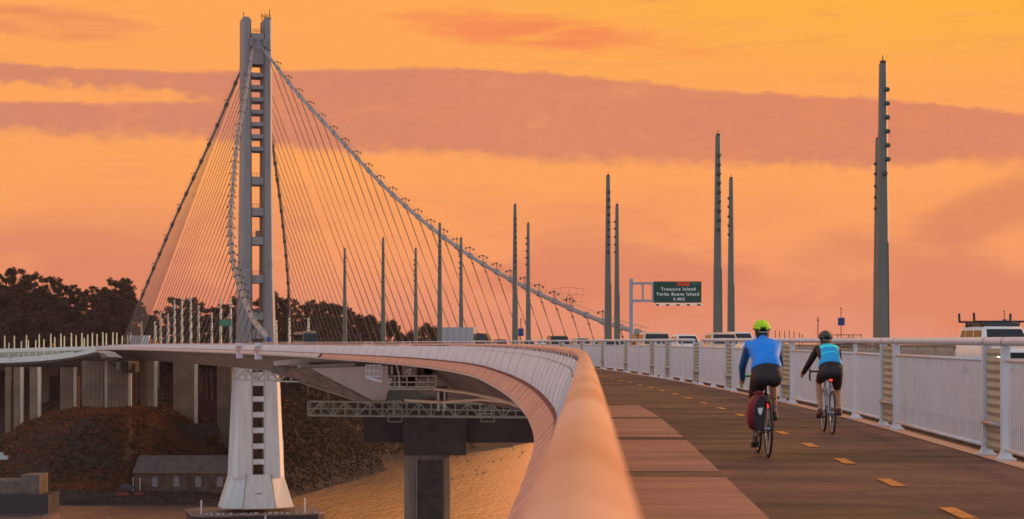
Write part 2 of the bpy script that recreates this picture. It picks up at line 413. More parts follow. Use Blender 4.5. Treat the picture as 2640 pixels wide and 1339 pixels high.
# ------------------------------------------------------------------ outer railing with big round handrail
rl = empty('outer_railing', at(0, 0, 0), 'long curved outer railing with thick round handrail and pale solid panels', 'railing')
LEAN = .45; RH = 1.195
hr = mat('handrail_paint', (.76, .44, .34), .38, var=.10, scale=1.5, col2=(.54, .235, .165), stretch=(.5, 1.0, 1), bump=.12, bscale=25)
mb = M(); dd = ds(-8, TIP, .7)
mb.tube([at(d, LEAN, RH) for d in dd], [.077 if d < 60 else .077 - min(.014, (d - 60) * .0003) for d in dd], 24)
mb.build('handrail', hr, rl, world=True, smooth=True)
mb = M()
for d in np.arange(21.5, 60, 3.1): mb.tube([at(d, LEAN, RH), at(d + .05, LEAN, RH)], .0785, 24)
pieces(mb, 'rail_joint', mat('rail_joint', (.5, .24, .17), .5), rl, True)
def rpt(d, h): return at(d, (LEAN - .06) * (h / 1.1) ** 1.5 + .03, h)
cnt = 0; restp = M(); resto = M(); d = 6.0; post_rest = M()
pm_strip = mat('joint_strip', (.33, .27, .24), .7)
pm_pale = mat('pale_strip', (.46, .48, .50), .6)
pm_joint = mat('panel_joint', (.44, .44, .44), .7)
while d < TIP - 4:
    if d < 258: L = 7.6 if d > 60 else 3.1
    elif d < 346: L = 11.5
    else: L = 14.0
    b = min(d + L - (.03 if d < 75 else .12), TIP - 2); n_ = max(2, int(L / 1.5))
    xs = [d + (b - d) * k / n_ for k in range(n_ + 1)]
    rings = []
    for x in xs:
        inner = [rpt(x, h) + fr(x)[1] * .04 for h in (1.06, .8, .5, .25, .04)]; outer = [rpt(x, h) for h in (.04, .25, .5, .8, 1.06)]
        rings.append(outer + inner)
    mb = M(); mb.loft(rings)
    if cnt < 96: mb.build('panel', panelm, rl, world=True)
    else: restp.add(mb.v, mb.f)
    mp_ = M()
    mp_.tube([rpt(d - .02, q_) + fr(d)[1] * .035 for q_ in (0, .5, 1.0)] + [at(d - .02, LEAN + .02, RH)], .022, 6)
    js = M(); jw = .02 if d < 75 else (.09 if d < 258 else .12)
    for q_ in ((d - .02,) if d < 75 else (d - .06,)): js.loft([[rpt(q_ + e_, h) - fr(d)[1] * .012 for h in (.04, .25, .5, .8, 1.06)] + [rpt(q_ + e_, h) for h in (1.06, .8, .5, .25, .04)] for e_ in (-jw / 2, jw / 2)])
    if cnt < 98: js.build('joint_strip', pm_strip if d > 75 else pm_pale, rl, world=True)
    if cnt < 98: mp_.build('post', pm_joint, rl, world=True)
    else: post_rest.add(mp_.v, mp_.f)
    cnt += 1; d += L
if restp.v: restp.build('distant_panels', panelm, rl, world=True)['kind'] = 'stuff'
if post_rest.v: post_rest.build('distant_posts', pm_joint, rl, world=True)['kind'] = 'stuff'
# short brackets that hold the handrail over the panels, in the stretch that can be told apart
mb = M()
for d in np.arange(7, 130, 2.1):
    mb.bar(rpt(d, 1.06), at(d, LEAN - .03, RH - .05), .035)
    if d > 30: mb.bar(rpt(d, .90) - fr(d)[1] * .03, rpt(d + .35, .90) - fr(d)[1] * .03, .025)
pieces(mb, 'rail_bracket', mat('bracket_red', (.34, .18, .15), .6), rl, True)
# ------------------------------------------------------------------ right railing between path and road
rr = empty('inner_railing', at(40, 5.5, 0), 'white railing with picket panels between the path and the road', 'railing')
OFF = 5.5; HRZ = 1.43
mb = M()
jn = [18, 24.1, 25.2, 32.2, 33.5] + list(np.arange(44, 66, 10.5))
mb.tube([at(d, OFF, HRZ) for d in ds(-12, 63.0, 1)], .053, 16)
mb.build('handrail', white, rr, world=True, smooth=True)
mb = M(); mb.tube([at(d, OFF, HRZ) for d in ds(65.2, 400, 1.5)], .053, 12)
mb.build('handrail', white, rr, world=True, smooth=True)
mb = M()
for d in (24.1, 25.2, 32.2, 33.5, 44.8, 55.6): mb.tube([at(d - .02, OFF, HRZ), at(d + .02, OFF, HRZ)], .056, 16)
pieces(mb, 'rail_joint', mat('rail_seam', (.3, .26, .25), .6), rr, True)
doubles = [(-8.0, -6.8), (0.2, 1.4), (8.2, 9.4), (16.1, 17.3), (24.1, 25.2), (32.2, 33.5), (44.9, 46.4), (55.6, 57.0), (63.4, 65.0), (71.9, 73.4), (77.0, 78.6), (87.2, 88.8), (98.0, 99.6), (109.5, 111.2), (121, 123), (133, 135), (146, 148), (160, 162), (175, 177), (190, 192)]
singles = [-3.4, 4.8, 12.8, 20.6, 36.6, 40.6, 50.8, 60.2, 68.5, 75.0, 82.8, 93.2, 104.4, 116, 128, 140]
def post(d, big=False):
    mb = M(); hd = head(d); sz = .105 if big else .062
    o, r, u = fr(d); c = o + r * OFF
    zt = HRZ - .055
    mb.box((c.x, c.y, c.z + (zt + .05) / 2), (sz, .075 if not big else .09, zt - .05), hd)
    # spreading foot
    mb.box((c.x, c.y, c.z + .085), (.17, .15, .12), hd, taper=.45)
    mb.box((c.x, c.y, c.z + .0175), (.23, .20, .025), hd)
    o_ = mb.build('post', white, rr, world=True); return o_
for a, b in doubles: post(a, True); post(b, True)
for a in singles: post(a)
allp = sorted([(b, None) for a, b in doubles] + [(a, 1) for a, b in doubles] + [(s_, 2) for s_ in singles], key=lambda t: t[0])
edges = []
for (a, ta), (b, tb) in zip(allp, allp[1:]):
    if (ta == 1) and (tb is None): continue
    edges.append((a, b))
for a, b in edges:
    if b - a < .8: continue
    fp = empty('picket_panel', at((a + b) / 2, OFF, 0)); fp.parent = rr; fp['_loc'] = list(at((a + b) / 2, OFF, 0))
    fp.location = Vector(fp['_loc']) - Vector(rr['_loc'])
    e = .075
    mb = M()
    mb.tube([at(a + e, OFF, 1.20), at((a + b) / 2, OFF, 1.20), at(b - e, OFF, 1.20)], .024, 8)
    mb.build('top_rail', white, fp, world=True, smooth=True)
    mb = M(); mb.tube([at(a + e, OFF, .125), at((a + b) / 2, OFF, .125), at(b - e, OFF, .125)], .024, 8)
    mb.build('bottom_rail', white, fp, world=True, smooth=True)
    mb = M(); sp_ = .115; wdt = .058 if a < 34 else .080
    x = a + e + .02
    while x < b - e:
        o, r, u = fr(x); c = o + r * OFF
        mb.box((c.x, c.y, c.z + .66), (.007, wdt, 1.06), head(x)); x += sp_
    mb.build('pickets', white, fp, world=True)
# kerb strip under the right railing
strip(-30, 300, [(5.73, -.05), (5.73, .05), (6.89, .05), (6.89, -.05)], 'drainage_strip', mat('drain_metal', (.10, .085, .08), .7, var=.3, scale=3))
mb = M()
mb.sweep([fr(d) for d in ds(-12, 130, 1.5)], [(5.36, .003), (5.36, .0075), (5.60, .0075), (5.60, .003)])
mb.build('kerb_line', mat('kerb_line', (.60, .36, .26), .7)).__setitem__('kind', 'structure')
# ribbed tan louvre boxes that close the gaps between paired posts
rbm = mat('barrier_slat', (.46, .41, .28), .7, var=.1, scale=2)
for a, b in doubles:
    if a > 130: continue
    lv = empty('louvre_panel', (0, 0, 0)); lv.parent = rr; c = at((a + b) / 2, OFF, 0); lv['_loc'] = list(c); lv.location = c - Vector(rr['_loc'])
    mb = M(); n_ = 12; st_ = 1.26 / n_
    for q in range(n_):
        z0 = .09 + q * st_; e = .06
        mb.loft([[at(x, OFF + o_, z) for o_, z in ((.0, z0), (-.022, z0 + st_ * .45), (.0, z0 + st_ * .93), (.03, z0 + st_ * .93), (.03, z0))] for x in (a + e, b - e)])
    mb.build('slats', rbm, lv, world=True)
    mb = M(); mb.tube([at(a + .05, OFF - .05, .42), at(b - .05, OFF - .05, .42)], .032, 8); mb.build('conduit', mat('conduit', (.50, .42, .40), .5), lv, world=True, smooth=True)
# barriers of the roads
for off_, nm, lb in ((28.2, 'median_barrier', 'concrete barrier on the far side of the near road'), (44.3, 'median_barrier', 'concrete barrier on the near side of the opposite road'), (68.1, 'parapet', 'thin outermost barrier of the opposite road')):
    bt = empty(nm, at(60, off_, 0), lb, 'barrier')
    mb = M(); mb.sweep([fr(d) for d in ds(20, 820, 3)], [(off_ - .25, 0.02), (off_ - .12, .85), (off_ + .12, .85), (off_ + .25, 0.02)])
    mb.build('wall', barrierm, bt, world=True)
    mb = M()
    for d in ds(40, 700, 3.0): mb.box(tuple(at(d, off_, .93)), (.07, .07, .32))
    mb.tube([at(d, off_, 1.08) for d in ds(40, 700, 4)], .04, 5)
    mb.build('rail', polem, bt, world=True)
# ------------------------------------------------------------------ suspension span geometry
TU = Vector((-.2595, .9657, 0)); TN = Vector((.9657, .2595, 0)); TW = Vector((-80.4, 624.7, 0))   # axis, right normal, tower foot
def tz(py): return CZ + (HZ - py) / 8.216
def lerp_tab(tab, x):
    if x <= tab[0][0]: return tab[0][1]
    for (a, b), (c, d) in zip(tab, tab[1:]):
        if x <= c: return b + (d - b) * (x - a) / (c - a)
    return tab[-1][1]
tower = empty('bridge_tower', (TW.x, TW.y, 3), 'tall white single tower with a ladder of cross beams carrying the cables', 'bridge tower')
HW = [(tz(1310), 11.4), (tz(1228), 8.15), (tz(985), 6.85), (tz(880), 5.75), (tz(720), 5.15), (tz(400), 4.65), (tz(55), 4.55)]
HD = [(tz(1310), 8.5), (tz(1228), 7.5), (tz(985), 6.6), (tz(880), 5.6), (tz(400), 4.6), (tz(55), 4.4)]
GW = [(tz(1310), 1.7), (tz(985), 1.75), (tz(880), 1.6), (tz(400), 1.75), (tz(55), 1.9)]
def tp(a, b, z): q = TW + TN * a + TU * b; return (q.x, q.y, z)
zs = sorted(set([h[0] for h in HW[1:]] + [tz(y) for y in (180, 250, 600, 800, 930, 1100, 1200)]))
# bottom flare: solid skirt
for sx in (-1, 1):
    for sy in (-1, 1):
        rings = []
        for z in zs:
            W, D, G = lerp_tab(HW, z), lerp_tab(HD, z), lerp_tab(GW, z); ch = (W - G) * .22
            pts = [(G, .9), (G + .35, .45), (W - .25, .45), (W, .75), (W, D - ch * 1.3), (W - ch, D), (G + .55, D), (G, D - .9)]
            if sx * sy < 0: pts = pts[::-1]
            rings.append([tp(sx * a, sy * b, z) for a, b in pts])
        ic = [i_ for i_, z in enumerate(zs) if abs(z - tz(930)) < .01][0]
        mb = M(); mb.loft(rings[:ic + 1]); mb.build('lower_shaft', steel_lit, tower, world=True)
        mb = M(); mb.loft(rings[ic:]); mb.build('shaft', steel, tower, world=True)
# cross beams between the left and right shafts (front and back), and between front and back shafts
def beam(py0, py1, nm='cross_beam', inset=.25):
    z0, z1 = tz(py1), tz(py0); zc_ = (z0 + z1) / 2; D = lerp_tab(HD, zc_); G = lerp_tab(GW, zc_)
    for sy in (-1, 1):
        mb = M(); vs = []
        for z in (z0, z1):
            for a, b in ((-G - .1, sy * (D - inset)), (G + .1, sy * (D - inset)), (G + .1, sy * (D - 1.9)), (-G - .1, sy * (D - 1.9))): vs.append(tp(a, b, z))
        mb.add(vs, [(3, 2, 1, 0), (4, 5, 6, 7), (0, 1, 5, 4), (1, 2, 6, 5), (2, 3, 7, 6), (3, 0, 4, 7)]); mb.build(nm, steel if py0 < 940 else steel_lit, tower, world=True)
for k in range(7):
    y = 182 + k * 31.6; beam(y + 10.5, y + 20.5)
beam(133, 170); beam(92, 133, 'saddle_housing', .05)
for y in (459, 538.5, 613, 711, 806): beam(y, y + 20)
for y in (850, 910, 960): beam(y, y + 24)
for k in range(6): beam(1021 + k * 40, 1034.5 + k * 40)
beam(985, 994)
mb = M()
for sx in (-1, 1):
    for py in list(range(190, 980, 62)) + [1000, 1060, 1120, 1180]:
        z = tz(py); W = lerp_tab(HW, z)
        mb.box(tp(sx * (W - 1.1), 0, z), (1.1, 1.8, 1.2), atan2(TN.y, TN.x))
pieces(mb, 'side_strut', steel, tower, True)
mb = M(); mb.loft([[tp(a, b, z) for a, b in ((-1.55, -2.2), (1.55, -2.2), (1.55, 2.2), (-1.55, 2.2))] for z in (tz(1230), tz(960))])
mb.build('opening_filler', mat('filler_dark_red', (.22, .11, .07), .8, var=.3, scale=.6), tower, world=True)  # dark box added inside to darken the openings of the lower tower
# splayed foot with a raised central bay
za, zb = tz(1306), tz(1226)
def ring(W, D, z): return [tp(a, b, z) for a, b in ((-W, -D * .55), (-W * .45, -D), (W * .45, -D), (W, -D * .55), (W, D * .55), (W * .45, D), (-W * .45, D), (-W, D * .55))]
mb = M(); mb.loft([ring(11.3, 8.6, za), ring(8.3, 7.2, zb)]); mb.build('foot', steel_lit, tower, world=True)
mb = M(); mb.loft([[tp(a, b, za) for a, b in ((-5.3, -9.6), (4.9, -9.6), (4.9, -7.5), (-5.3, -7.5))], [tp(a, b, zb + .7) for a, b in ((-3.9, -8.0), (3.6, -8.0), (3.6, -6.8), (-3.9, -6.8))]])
mb.build('front_bay', steel_lit, tower, world=True)
mb = M()
for a0, a1 in ((-5.35, -3.95), (4.95, 3.65)): mb.bar(tp(a0, -9.62, za), tp(a1, -8.05, zb + .7), .16)
mb.bar(tp(-1.4, -8.9, tz(1268)), tp(.8, -8.9, tz(1268)), .25)
mb.build('seam', mat('seam_dark', (.16, .12, .09), .8), tower, world=True)
# tower top: notch, masts, balcony rails
mb = M()
for sx in (-1, 1):
    for b in (-3.8, 3.8):
        mb.box(tp(sx * 3.4, b * .6, tz(55) + .35), (1.9, 2.6, .7), atan2(TN.y, TN.x))
pieces(mb, 'shaft_cap', steel, tower, True)
mb = M()
for a, h in ((-4.2, 2.2), (3.9, 3.4), (1.6, 1.6), (2.4, 1.3), (3.1, 1.5)): mb.bar(tp(a, -3, tz(55)), tp(a, -3, tz(55) + h), .22)
for k in range(6): mb.bar(tp(-1.6 + k * .64, -4.3, tz(92)), tp(-1.6 + k * .64, -4.3, tz(92) + 1.3), .1)
for k in (0.65, 1.3): mb.bar(tp(-1.7, -4.3, tz(92) + k), tp(1.7, -4.3, tz(92) + k), .1)
for k in range(8): mb.bar(tp(1.2 + k * .42, -3.6, tz(55) + .7), tp(1.2 + k * .42, -3.6, tz(55) + 1.7 + .5 * (k % 3 == 0)), .14)
pieces(mb, 'mast', mat('rusty_rail', (.22, .09, .05), .7), tower, True)
mb = M()
for py in (459, 538.5, 613, 711, 806):
    z = tz(py); D = lerp_tab(HD, z) - .4
    for k in range(6): mb.bar(tp(-1.6 + k * .64, -D, z), tp(-1.6 + k * .64, -D, z + 1.2), .09)
    mb.bar(tp(-1.7, -D, z + 1.2), tp(1.7, -D, z + 1.2), .1)
mb.box(tp(.2, -3.5, tz(606)), (1.4, 1.4, 2.2))
mb.build('balcony_rail', mat('balcony_rail', (.30, .15, .10), .7), tower, world=True)
mb = M()
for py in (425, 685): 
    z = tz(py); W = lerp_tab(HW, z) + .03; D = lerp_tab(HD, z) + .03
    for sx in (-1, 1):
        G = lerp_tab(GW, z)
        mb.loft([[tp(sx * a, -b, z + h) for a, b in ((G + .5, D), (W - .8, D), (W, D - 1))] for h in (-1.1, -.9, .9, 1.1)], closed=False, cap=False)
pieces(mb, 'weld_band', mat('weld_band', (.215, .21, .21), .5), tower, True)
# ledge at the tower saddle
mb = M()
for sx in (-1, 1): mb.bar(tp(sx * .4, -4.9, tz(108)), tp(sx * 2.9, -5.0, tz(106)), .35); mb.box(tp(sx * 2.2, -5.0, tz(116)), (1.0, .8, 2.4), .3)
pieces(mb, 'saddle_bracket', mat('saddle_grey', (.22, .21, .20), .6), tower, True)
# fender platform
base = empty('tower_footing', (TW.x, TW.y, 0), 'dark low concrete fender platform around the foot of the white tower', 'footing')
def fp_(a, b, z): return tp(a, b, z)
oct_ = [(-20.5, -8), (-17.5, -13), (17.5, -13), (20.5, -8), (20.5, 12), (16, 16), (-16, 16), (-20.5, 12)]
mb = M(); mb.loft([[fp_(a, b, -3) for a, b in oct_], [fp_(a, b, 2.75) for a, b in oct_]]); mb.build('base', mat('wet_timber', (.030, .022, .025), .8), base, world=True)
mb = M(); mb.loft([[fp_(a * 1.01, b * 1.01, 2.76) for a, b in oct_], [fp_(a * 1.01, b * 1.01, 3.25) for a, b in oct_]]); mb.build('deck', mat('footing_deck', (.34, .24, .19), .9, var=.3, scale=.6), base, world=True)
mb = M(); mb.box(fp_(1.2, -13.15, 1.2), (.5, .3, 3.4)); mb.build('ladder', white, base, world=True)
mb = M()
for k in range(26):
    mb.box(fp_(random.uniform(-18, 18), random.uniform(-12.3, -9.9), 3.4), (random.uniform(.2, .8), .3, random.uniform(.2, .7)))
pieces(mb, 'bollard', white, base, True)
for a in (-18.0, 14.0):
    mk = M(); mk.tube([(0, 0, 0), (0, 0, 4.5)], .22, 8)
    o = mk.build('marker_post', white); o.location = fp_(a, -9.5, 3.2)
    tag(o, 'thin white post standing on the %s end of the tower footing' % ('left' if a < 0 else 'right'), 'post')
# ------------------------------------------------------------------ main cables
MAINS = [(-3, .3, 95.5), (0, .8, 94), (35, 7.6, 74.4), (70, 14.4, 57.1), (105, 20.0, 41.4), (140, 25.0, 28.5), (175, 28.8, 18.6), (210, 31.6, 11.2), (250, 34.3, 4.3), (280, 35.8, .8)]
BACKS = [(-3, .3, 95.5), (0, .8, 94), (34, 10, 67), (68, 18.5, 43), (102, 25.8, 20), (136, 31.3, 0.2)]
def cfun(tab):
    f1 = _pchip([(a, b) for a, b, c in tab]); f2 = _pchip([(a, c) for a, b, c in tab]); return f1, f2
def cpt(f, s, side, main):
    q = TW + TU * (-s if main else s) + TN * (side * f[0](s)); return Vector((q.x, q.y, CZ + f[1](s)))
def deckpt(s, side, main):
    d = (TW + TU * (-s if main else s)).y; w_ = 35.9 if main else 35.9 - 4.4 * s / 136
    q = TW + TU * (-s if main else s) + TN * (side * w_); return Vector((q.x, q.y, DZ + .35 + _fz(q.y)))
lampm = mat('cable_lamp', (.06, .06, .06), .6)
ropem = mat('suspender_rope', (.11, .08, .07), .6)
def lamp_mesh():
    mb = M(); mb.bar((0, 0, 0), (0, 0, 1.5), .10)
    mb.bar((-.9, 0, 1.55), (.9, 0, 1.3), .12)
    for x, z in ((-.95, 1.25), (.95, 1.0)): mb.ball((x, 0, z), .26, 6, 5, (1, 1, .9))
    mb.ball((0, 0, 1.6), .22, 6, 4)
    me = bpy.data.objects.new('x', None)
    return mb
_lm = None
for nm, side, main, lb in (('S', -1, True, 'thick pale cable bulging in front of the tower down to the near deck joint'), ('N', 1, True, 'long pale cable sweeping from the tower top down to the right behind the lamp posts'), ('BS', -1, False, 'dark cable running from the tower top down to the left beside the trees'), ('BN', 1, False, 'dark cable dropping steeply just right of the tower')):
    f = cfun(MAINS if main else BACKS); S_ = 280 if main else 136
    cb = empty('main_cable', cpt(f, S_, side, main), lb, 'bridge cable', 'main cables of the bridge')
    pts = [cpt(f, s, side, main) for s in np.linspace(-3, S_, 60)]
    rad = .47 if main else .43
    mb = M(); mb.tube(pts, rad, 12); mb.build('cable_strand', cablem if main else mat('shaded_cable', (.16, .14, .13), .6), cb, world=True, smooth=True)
    # walkway hand ropes above the cable
    mb = M()
    for sx in (-.45, .45): mb.tube([p + Vector((sx, 0, 1.25)) for p in pts[::2]], .03, 4)
    mb.build('hand_rope', ropem, cb, world=True)
    step = 9.3 if main else 7.0; s = 9 if main else 8; k = 0
    while s < S_ - (4 if main else 3):
        c = cpt(f, s, side, main); t = (cpt(f, s + 1, side, main) - cpt(f, s - 1, side, main)).normalized(); dk = deckpt(s, side, main)
        mb = M(); mb.tube([c - t * .7, c + t * .7], rad + .2, 10); mb.build('cable_band', cablem if main else lampm, cb, world=True)
        mb = M()
        for e in (-.55, .55):
            ee = t * e
            if main and s > 120:
                kn = c + (dk - c) * (1.9 / (dk - c).length) + ee * .75; mb.tube([c + ee * .4, kn, dk + TU * e], .064, 5, cap=False)
            else: mb.tube([c + ee, dk + TU * e], .058 if main else .048, 4, cap=False)
        if main and s > 120:
            kn = c + (dk - c) * (1.9 / (dk - c).length); mb.bar(kn - t * .45, kn + t * .45, .22)
        mb.build('suspender', ropem, cb, world=True)
        if (main and k % (1 if s < 225 else 2) == 0 and s < 262) or (not main and k % 2 == 0 and s < 120):
            if _lm is None: _lm = lamp_mesh().build('cable_lamp', lampm, cb); o = _lm
            else: o = _lm.copy(); COL.objects.link(o); o.parent = cb
            o.location = c + Vector((0, 0, rad * .9)) - Vector(cb['_loc']); o.rotation_euler = (0, 0, .3 * side)
            o.scale = (1, 1, 1) if main else (.85, .85, .85)
        s += step; k += 1
# work net on the cable
c = cpt(cfun(MAINS), 232, 1, True)
net = empty('work_cage', c, 'thin wire work cage sticking up from the low part of the right cable', 'cage')
mb = M()
for a in (-2.6, -1.2, .2, 1.6, 2.8): mb.bar(c + Vector((a * .8, 0, .3)), c + Vector((a * 1.2 - .5, 0, 4.4 - abs(a) * .15)), .05)
for h in (1.6, 3.0, 4.3): mb.tube([c + Vector((-3.2 - h * .12, 0, h - .5)), c + Vector((-.5, 0, h)), c + Vector((3, 0, h - .4))], .03, 4)
for a in (-.6, .6): mb.tube([c + Vector((a, 0, .3)), c + Vector((a, 0, 2.2)), c + Vector((a * .3, 0, 2.7))], .09, 5)
mb.build('wire_frame', mat('cage_rust', (.30, .12, .08), .7), net, world=True)
# hinge boxes on the deck edge at the east joint
for d, w_, lb in ((344, 1.6, 'white boxy joint housing on the outer deck edge where the near cable comes down'), (372, 1.2, 'smaller white step in the deck edge left of the joint housing')):
    e = empty('joint_housing', at(d, 0, 0), lb, 'joint housing'); mb = M()
    mb.loft([[at(d + b, a, z) for a, b in ((-.6, -w_ / 2), (.5, -w_ / 2), (.5, w_ / 2), (-.6, w_ / 2))] for z in (-1.5, -.4, 1.3)])
    mb.build('housing', white, e, world=True)
    mb = M(); mb.box(tuple(at(d - w_ / 2 - .6, -.25, .2)), (1.2, .6, 1.2), 0); mb.build('platform', mat('pink_frame', (.55, .33, .27), .6), e, world=True)
# ------------------------------------------------------------------ lamp posts
def make_pole(nlum, sidex=0.0, H=21.4, label='', group='lamp posts along the roads', lumz=1.45):
    t = empty('lamp_post', (0, 0, 0), label, 'lamp post', group)
    mb = M(); rings = []
    for z, w_ in ((0, .45), (.5, .45), (H * .35, .40), (H, .24)):
        c_ = w_ * .3; rings.append([(a * 1.0, b * 1.25, z) for a, b in ((-w_, -w_ + c_), (-w_ + c_, -w_), (w_ - c_, -w_), (w_, -w_ + c_), (w_, w_ - c_), (w_ - c_, w_), (-w_ + c_, w_), (-w_, w_ - c_))])
    mb.loft(rings); mb.box((0, 0, .25), (1.5, 1.7, .5)); mb.build('pole', polem, t)
    mb = M(); mb.box((0, 0, H + .1), (.35, .45, .25)); mb.bar((0, 0, H + .1), (0, 0, H + .6), .06); mb.build('cap', dark, t)
    mb = M(); mb.bar((.36, -.56, .1), (.30, -.50, H * .4), .05); mb.build('cable_duct', dark, t)
    for i in range(nlum):
        mb = M(); z = H - 1.9 - i * 1.0 * lumz / 1.45
        x = sidex * (.22 + .012 * i) * (1 if i < nlum - 1 else .2); mb.ball((x, -.46 - .01 * i, z), .215, 12, 7, (1, .75, .85)); mb.tube([(x, -.25, z), (x, -.55, z - .02)], .10, 8)
        mb.build('luminaire', lampm, t)
    return t
tA = [143, 193, 240, 291, 337, 384, 426]
front = make_pole(7, 1.0, label='tallest nearest lamp post with dark round lights at right, by the second cyclist'); 
front.location = (P(2276, 0, 143).x, 143, DZ + .05)
mb = M()
for k in (0, 1): mb.bar((.6 + k * .25, -.4, 0), (.25 + k * .1, -.4, 2.2 - k * .4), .05)
mb.build('ladder', polem, front)
mid = make_pole(9, .25, label='lamp post with a string of round lights, behind the rail right of the green sign', lumz=1.3)
mid.location = (P(1851, 0, 193).x, 193, DZ + .05)
polesA = [(1568, 240, 'lamp post with round lights, left of the green sign'), (1328, 291, 'lamp post with lights in front of the low end of the right cable'), (1134, 337, 'lamp post crossing the right cable near its middle height'), (988, 384, 'second lamp post from the tower, right of the bus'), (889, 426, 'lamp post nearest the tower on its right, beside the bus')]
for px, d, lb in polesA:
    c = copy_tree(mid); c.location = (P(px, 0, d).x, d, DZ + .0 + _fz(d)); c['label'] = lb
plain = make_pole(0, 0, label='plain lamp post behind the front one, on the opposite road')
for z, sx in ((19.0, -1), (18.0, -1), (16.8, -1), (15.7, -1), (14.6, -1)):
    mb = M(); mb.ball((-.34, -.4, z), .18, 8, 5); mb.build('luminaire', lampm, plain)
plain.location = (P(2264, 0, 196).x, 196, DZ); plain['group'] = 'lamp posts along the roads'
for px, d, lb in ((1885, 243, 'plain grey lamp post of the pair right of the green sign'), (1591, 290, 'plain lamp post of the pair left of the green sign'), (1362, 335, 'plain lamp post of the pair in front of the right cable'), (1189, 382, 'plain lamp post standing by the white trailer'), (1072, 424, 'plain lamp post midway between the tower and the trailer')):
    c = copy_tree(plain); c.location = (P(px, 0, d).x, d, DZ); c['label'] = lb
# shorter posts on the suspended span and beyond
short = [(746, 820, 590), (795, 820, 560), (469, 768, 600), (492, 764, 590), (512, 788, 640), (546, 806, 650), (569, 768, 600), (595, 769, 600), (414, 806, 660), (434, 820, 680), (450, 775, 620), (399, 829, 700), (365, 829, 710), (433, 809, 690), (402, 840, 720), (712, 826, 560)]
for px, yt, d in short:
    H = (HZ - yt) * d / F + 1.42 - _fz(d)
    t = empty('span_lamp_post', (P(px, 0, d).x, d, DZ + _fz(d)), 'slender whitish lamp post on the suspended span left of and around the tower', 'lamp post', 'slender posts on the suspended span')
    mb = M(); mb.tube([(0, 0, 0), (0, 0, H * .5), (0, 0, H)], [.42, .36, .26], 6); mb.build('pole', mat('pale_pole', (.62, .62, .50), .5), t)
    mb = M()
    for k in range(7): mb.ball((.18 * (-1) ** k, -.3, H - .8 - k * 1.1), .2, 6, 4)
    pieces(mb, 'luminaire', lampm, t)
# ------------------------------------------------------------------ overhead sign
def text_mesh(txt, size, name, m_, parent, loc, depth=.01, sx=1.0, spc=1.1):
    cu = bpy.data.curves.new(name, 'FONT'); cu.body = txt; cu.size = size; cu.align_x = 'CENTER'; cu.align_y = 'CENTER'; cu.extrude = depth; cu.space_character = spc; cu.offset = size * .018
    to = bpy.data.objects.new(name, cu); COL.objects.link(to)
    dg = bpy.context.evaluated_depsgraph_get(); me = bpy.data.meshes.new_from_object(to.evaluated_get(dg)); bpy.data.objects.remove(to)
    me.materials.clear(); me.materials.append(m_); o = bpy.data.objects.new(name, me); COL.objects.link(o); o.parent = parent
    o.location = loc; o.rotation_euler = (radians(90), 0, 0); o.scale = (sx, 1, 1); return o
SD = 215.0; k = SD / F
sg = empty('highway_sign', (P(1628, 0, SD).x, SD, DZ), 'large green two line highway sign on a cantilever post', 'road sign')
def sx_(px): return (px - 1628) * k
def sz_(py): return 1.42 + (HZ - py) * k
gp = mat('sign_post_grey', (.36, .37, .40), .5, var=.06)
mb = M(); mb.tube([(0, 0, 0), (0, 0, sz_(719))], .23, 14); mb.build('post', gp, sg, smooth=True, auto=40)
mb = M(); mb.bar((.2, 0, sz_(731)), (sx_(1690), 0, sz_(731)), .26); mb.bar((.2, 0, sz_(776)), (sx_(1690), 0, sz_(776)), .26)
mb.bar((sx_(1657), 0, sz_(733)), (sx_(1657), 0, sz_(774)), .2); mb.bar((sx_(1683), 0, sz_(727)), (sx_(1683), 0, sz_(780)), .2)
mb.bar((sx_(1690), .15, sz_(731)), (sx_(1800), .15, sz_(731)), .24); mb.bar((sx_(1690), .15, sz_(776)), (sx_(1800), .15, sz_(776)), .24); mb.build('truss_arm', gp, sg)
grn = mat('sign_green', (.004, .055, .026), .45, var=.03); wht = mat('sign_white', (.95, .95, .85), .5, var=0)
mb = M(); mb.box(((sx_(1685) + sx_(1808)) / 2, -.1, (sz_(726) + sz_(781)) / 2), ((sx_(1808) - sx_(1685)), .1, sz_(726) - sz_(781))); bd = mb.build('sign_board', grn, sg)
mb = M(); mb.box(((sx_(1746) + sx_(1777)) / 2, -.165, sz_(732)), (sx_(1777) - sx_(1746), .02, .42)); ex = mb.build('red_panel', mat('sign_red', (.95, .07, .01), .4, var=0), sg)
text_mesh('RIGHT', .36, 'panel_lettering', mat('sign_dark', (.06, .01, .01), .6), sg, ((sx_(1746) + sx_(1777)) / 2, -.18, sz_(732)), .004, 1.0)
text_mesh('EXIT 4', .30, 'small_lettering', mat('dim_letters', (.10, .22, .17), .5, var=0), sg, (sx_(1793), -.16, sz_(732)), .004, .9)
text_mesh('Treasure Island', .47, 'lettering', wht, sg, (sx_(1748), -.165, sz_(746)), .005, .95, 1.3)
text_mesh('Yerba Buena Island', .47, 'lettering', wht, sg, (sx_(1747), -.165, sz_(759)), .005, .95, 1.3)
text_mesh('½ MILE', .42, 'lettering', wht, sg, (sx_(1750), -.165, sz_(772)), .005, .9)
mb = M(); mb.bar((sx_(1686), -1.0, sz_(786.5)), (sx_(1812), -1.0, sz_(786.5)), .09); mb.bar((sx_(1690), -.75, sz_(783.5)), (sx_(1806), -.75, sz_(783.5)), .07)
for i in range(6): x = sx_(1692 + i * 22); mb.bar((x, -.1, sz_(783)), (x, -1.0, sz_(786)), .06)
mb.build('lamp_walkway', wht, sg)
for i in range(5): x = sx_(1693 + i * 26.5); mb = M(); mb.box((x, -1.02, sz_(787)), (.34, .25, .16)); mb.build('sign_light', dark, sg)
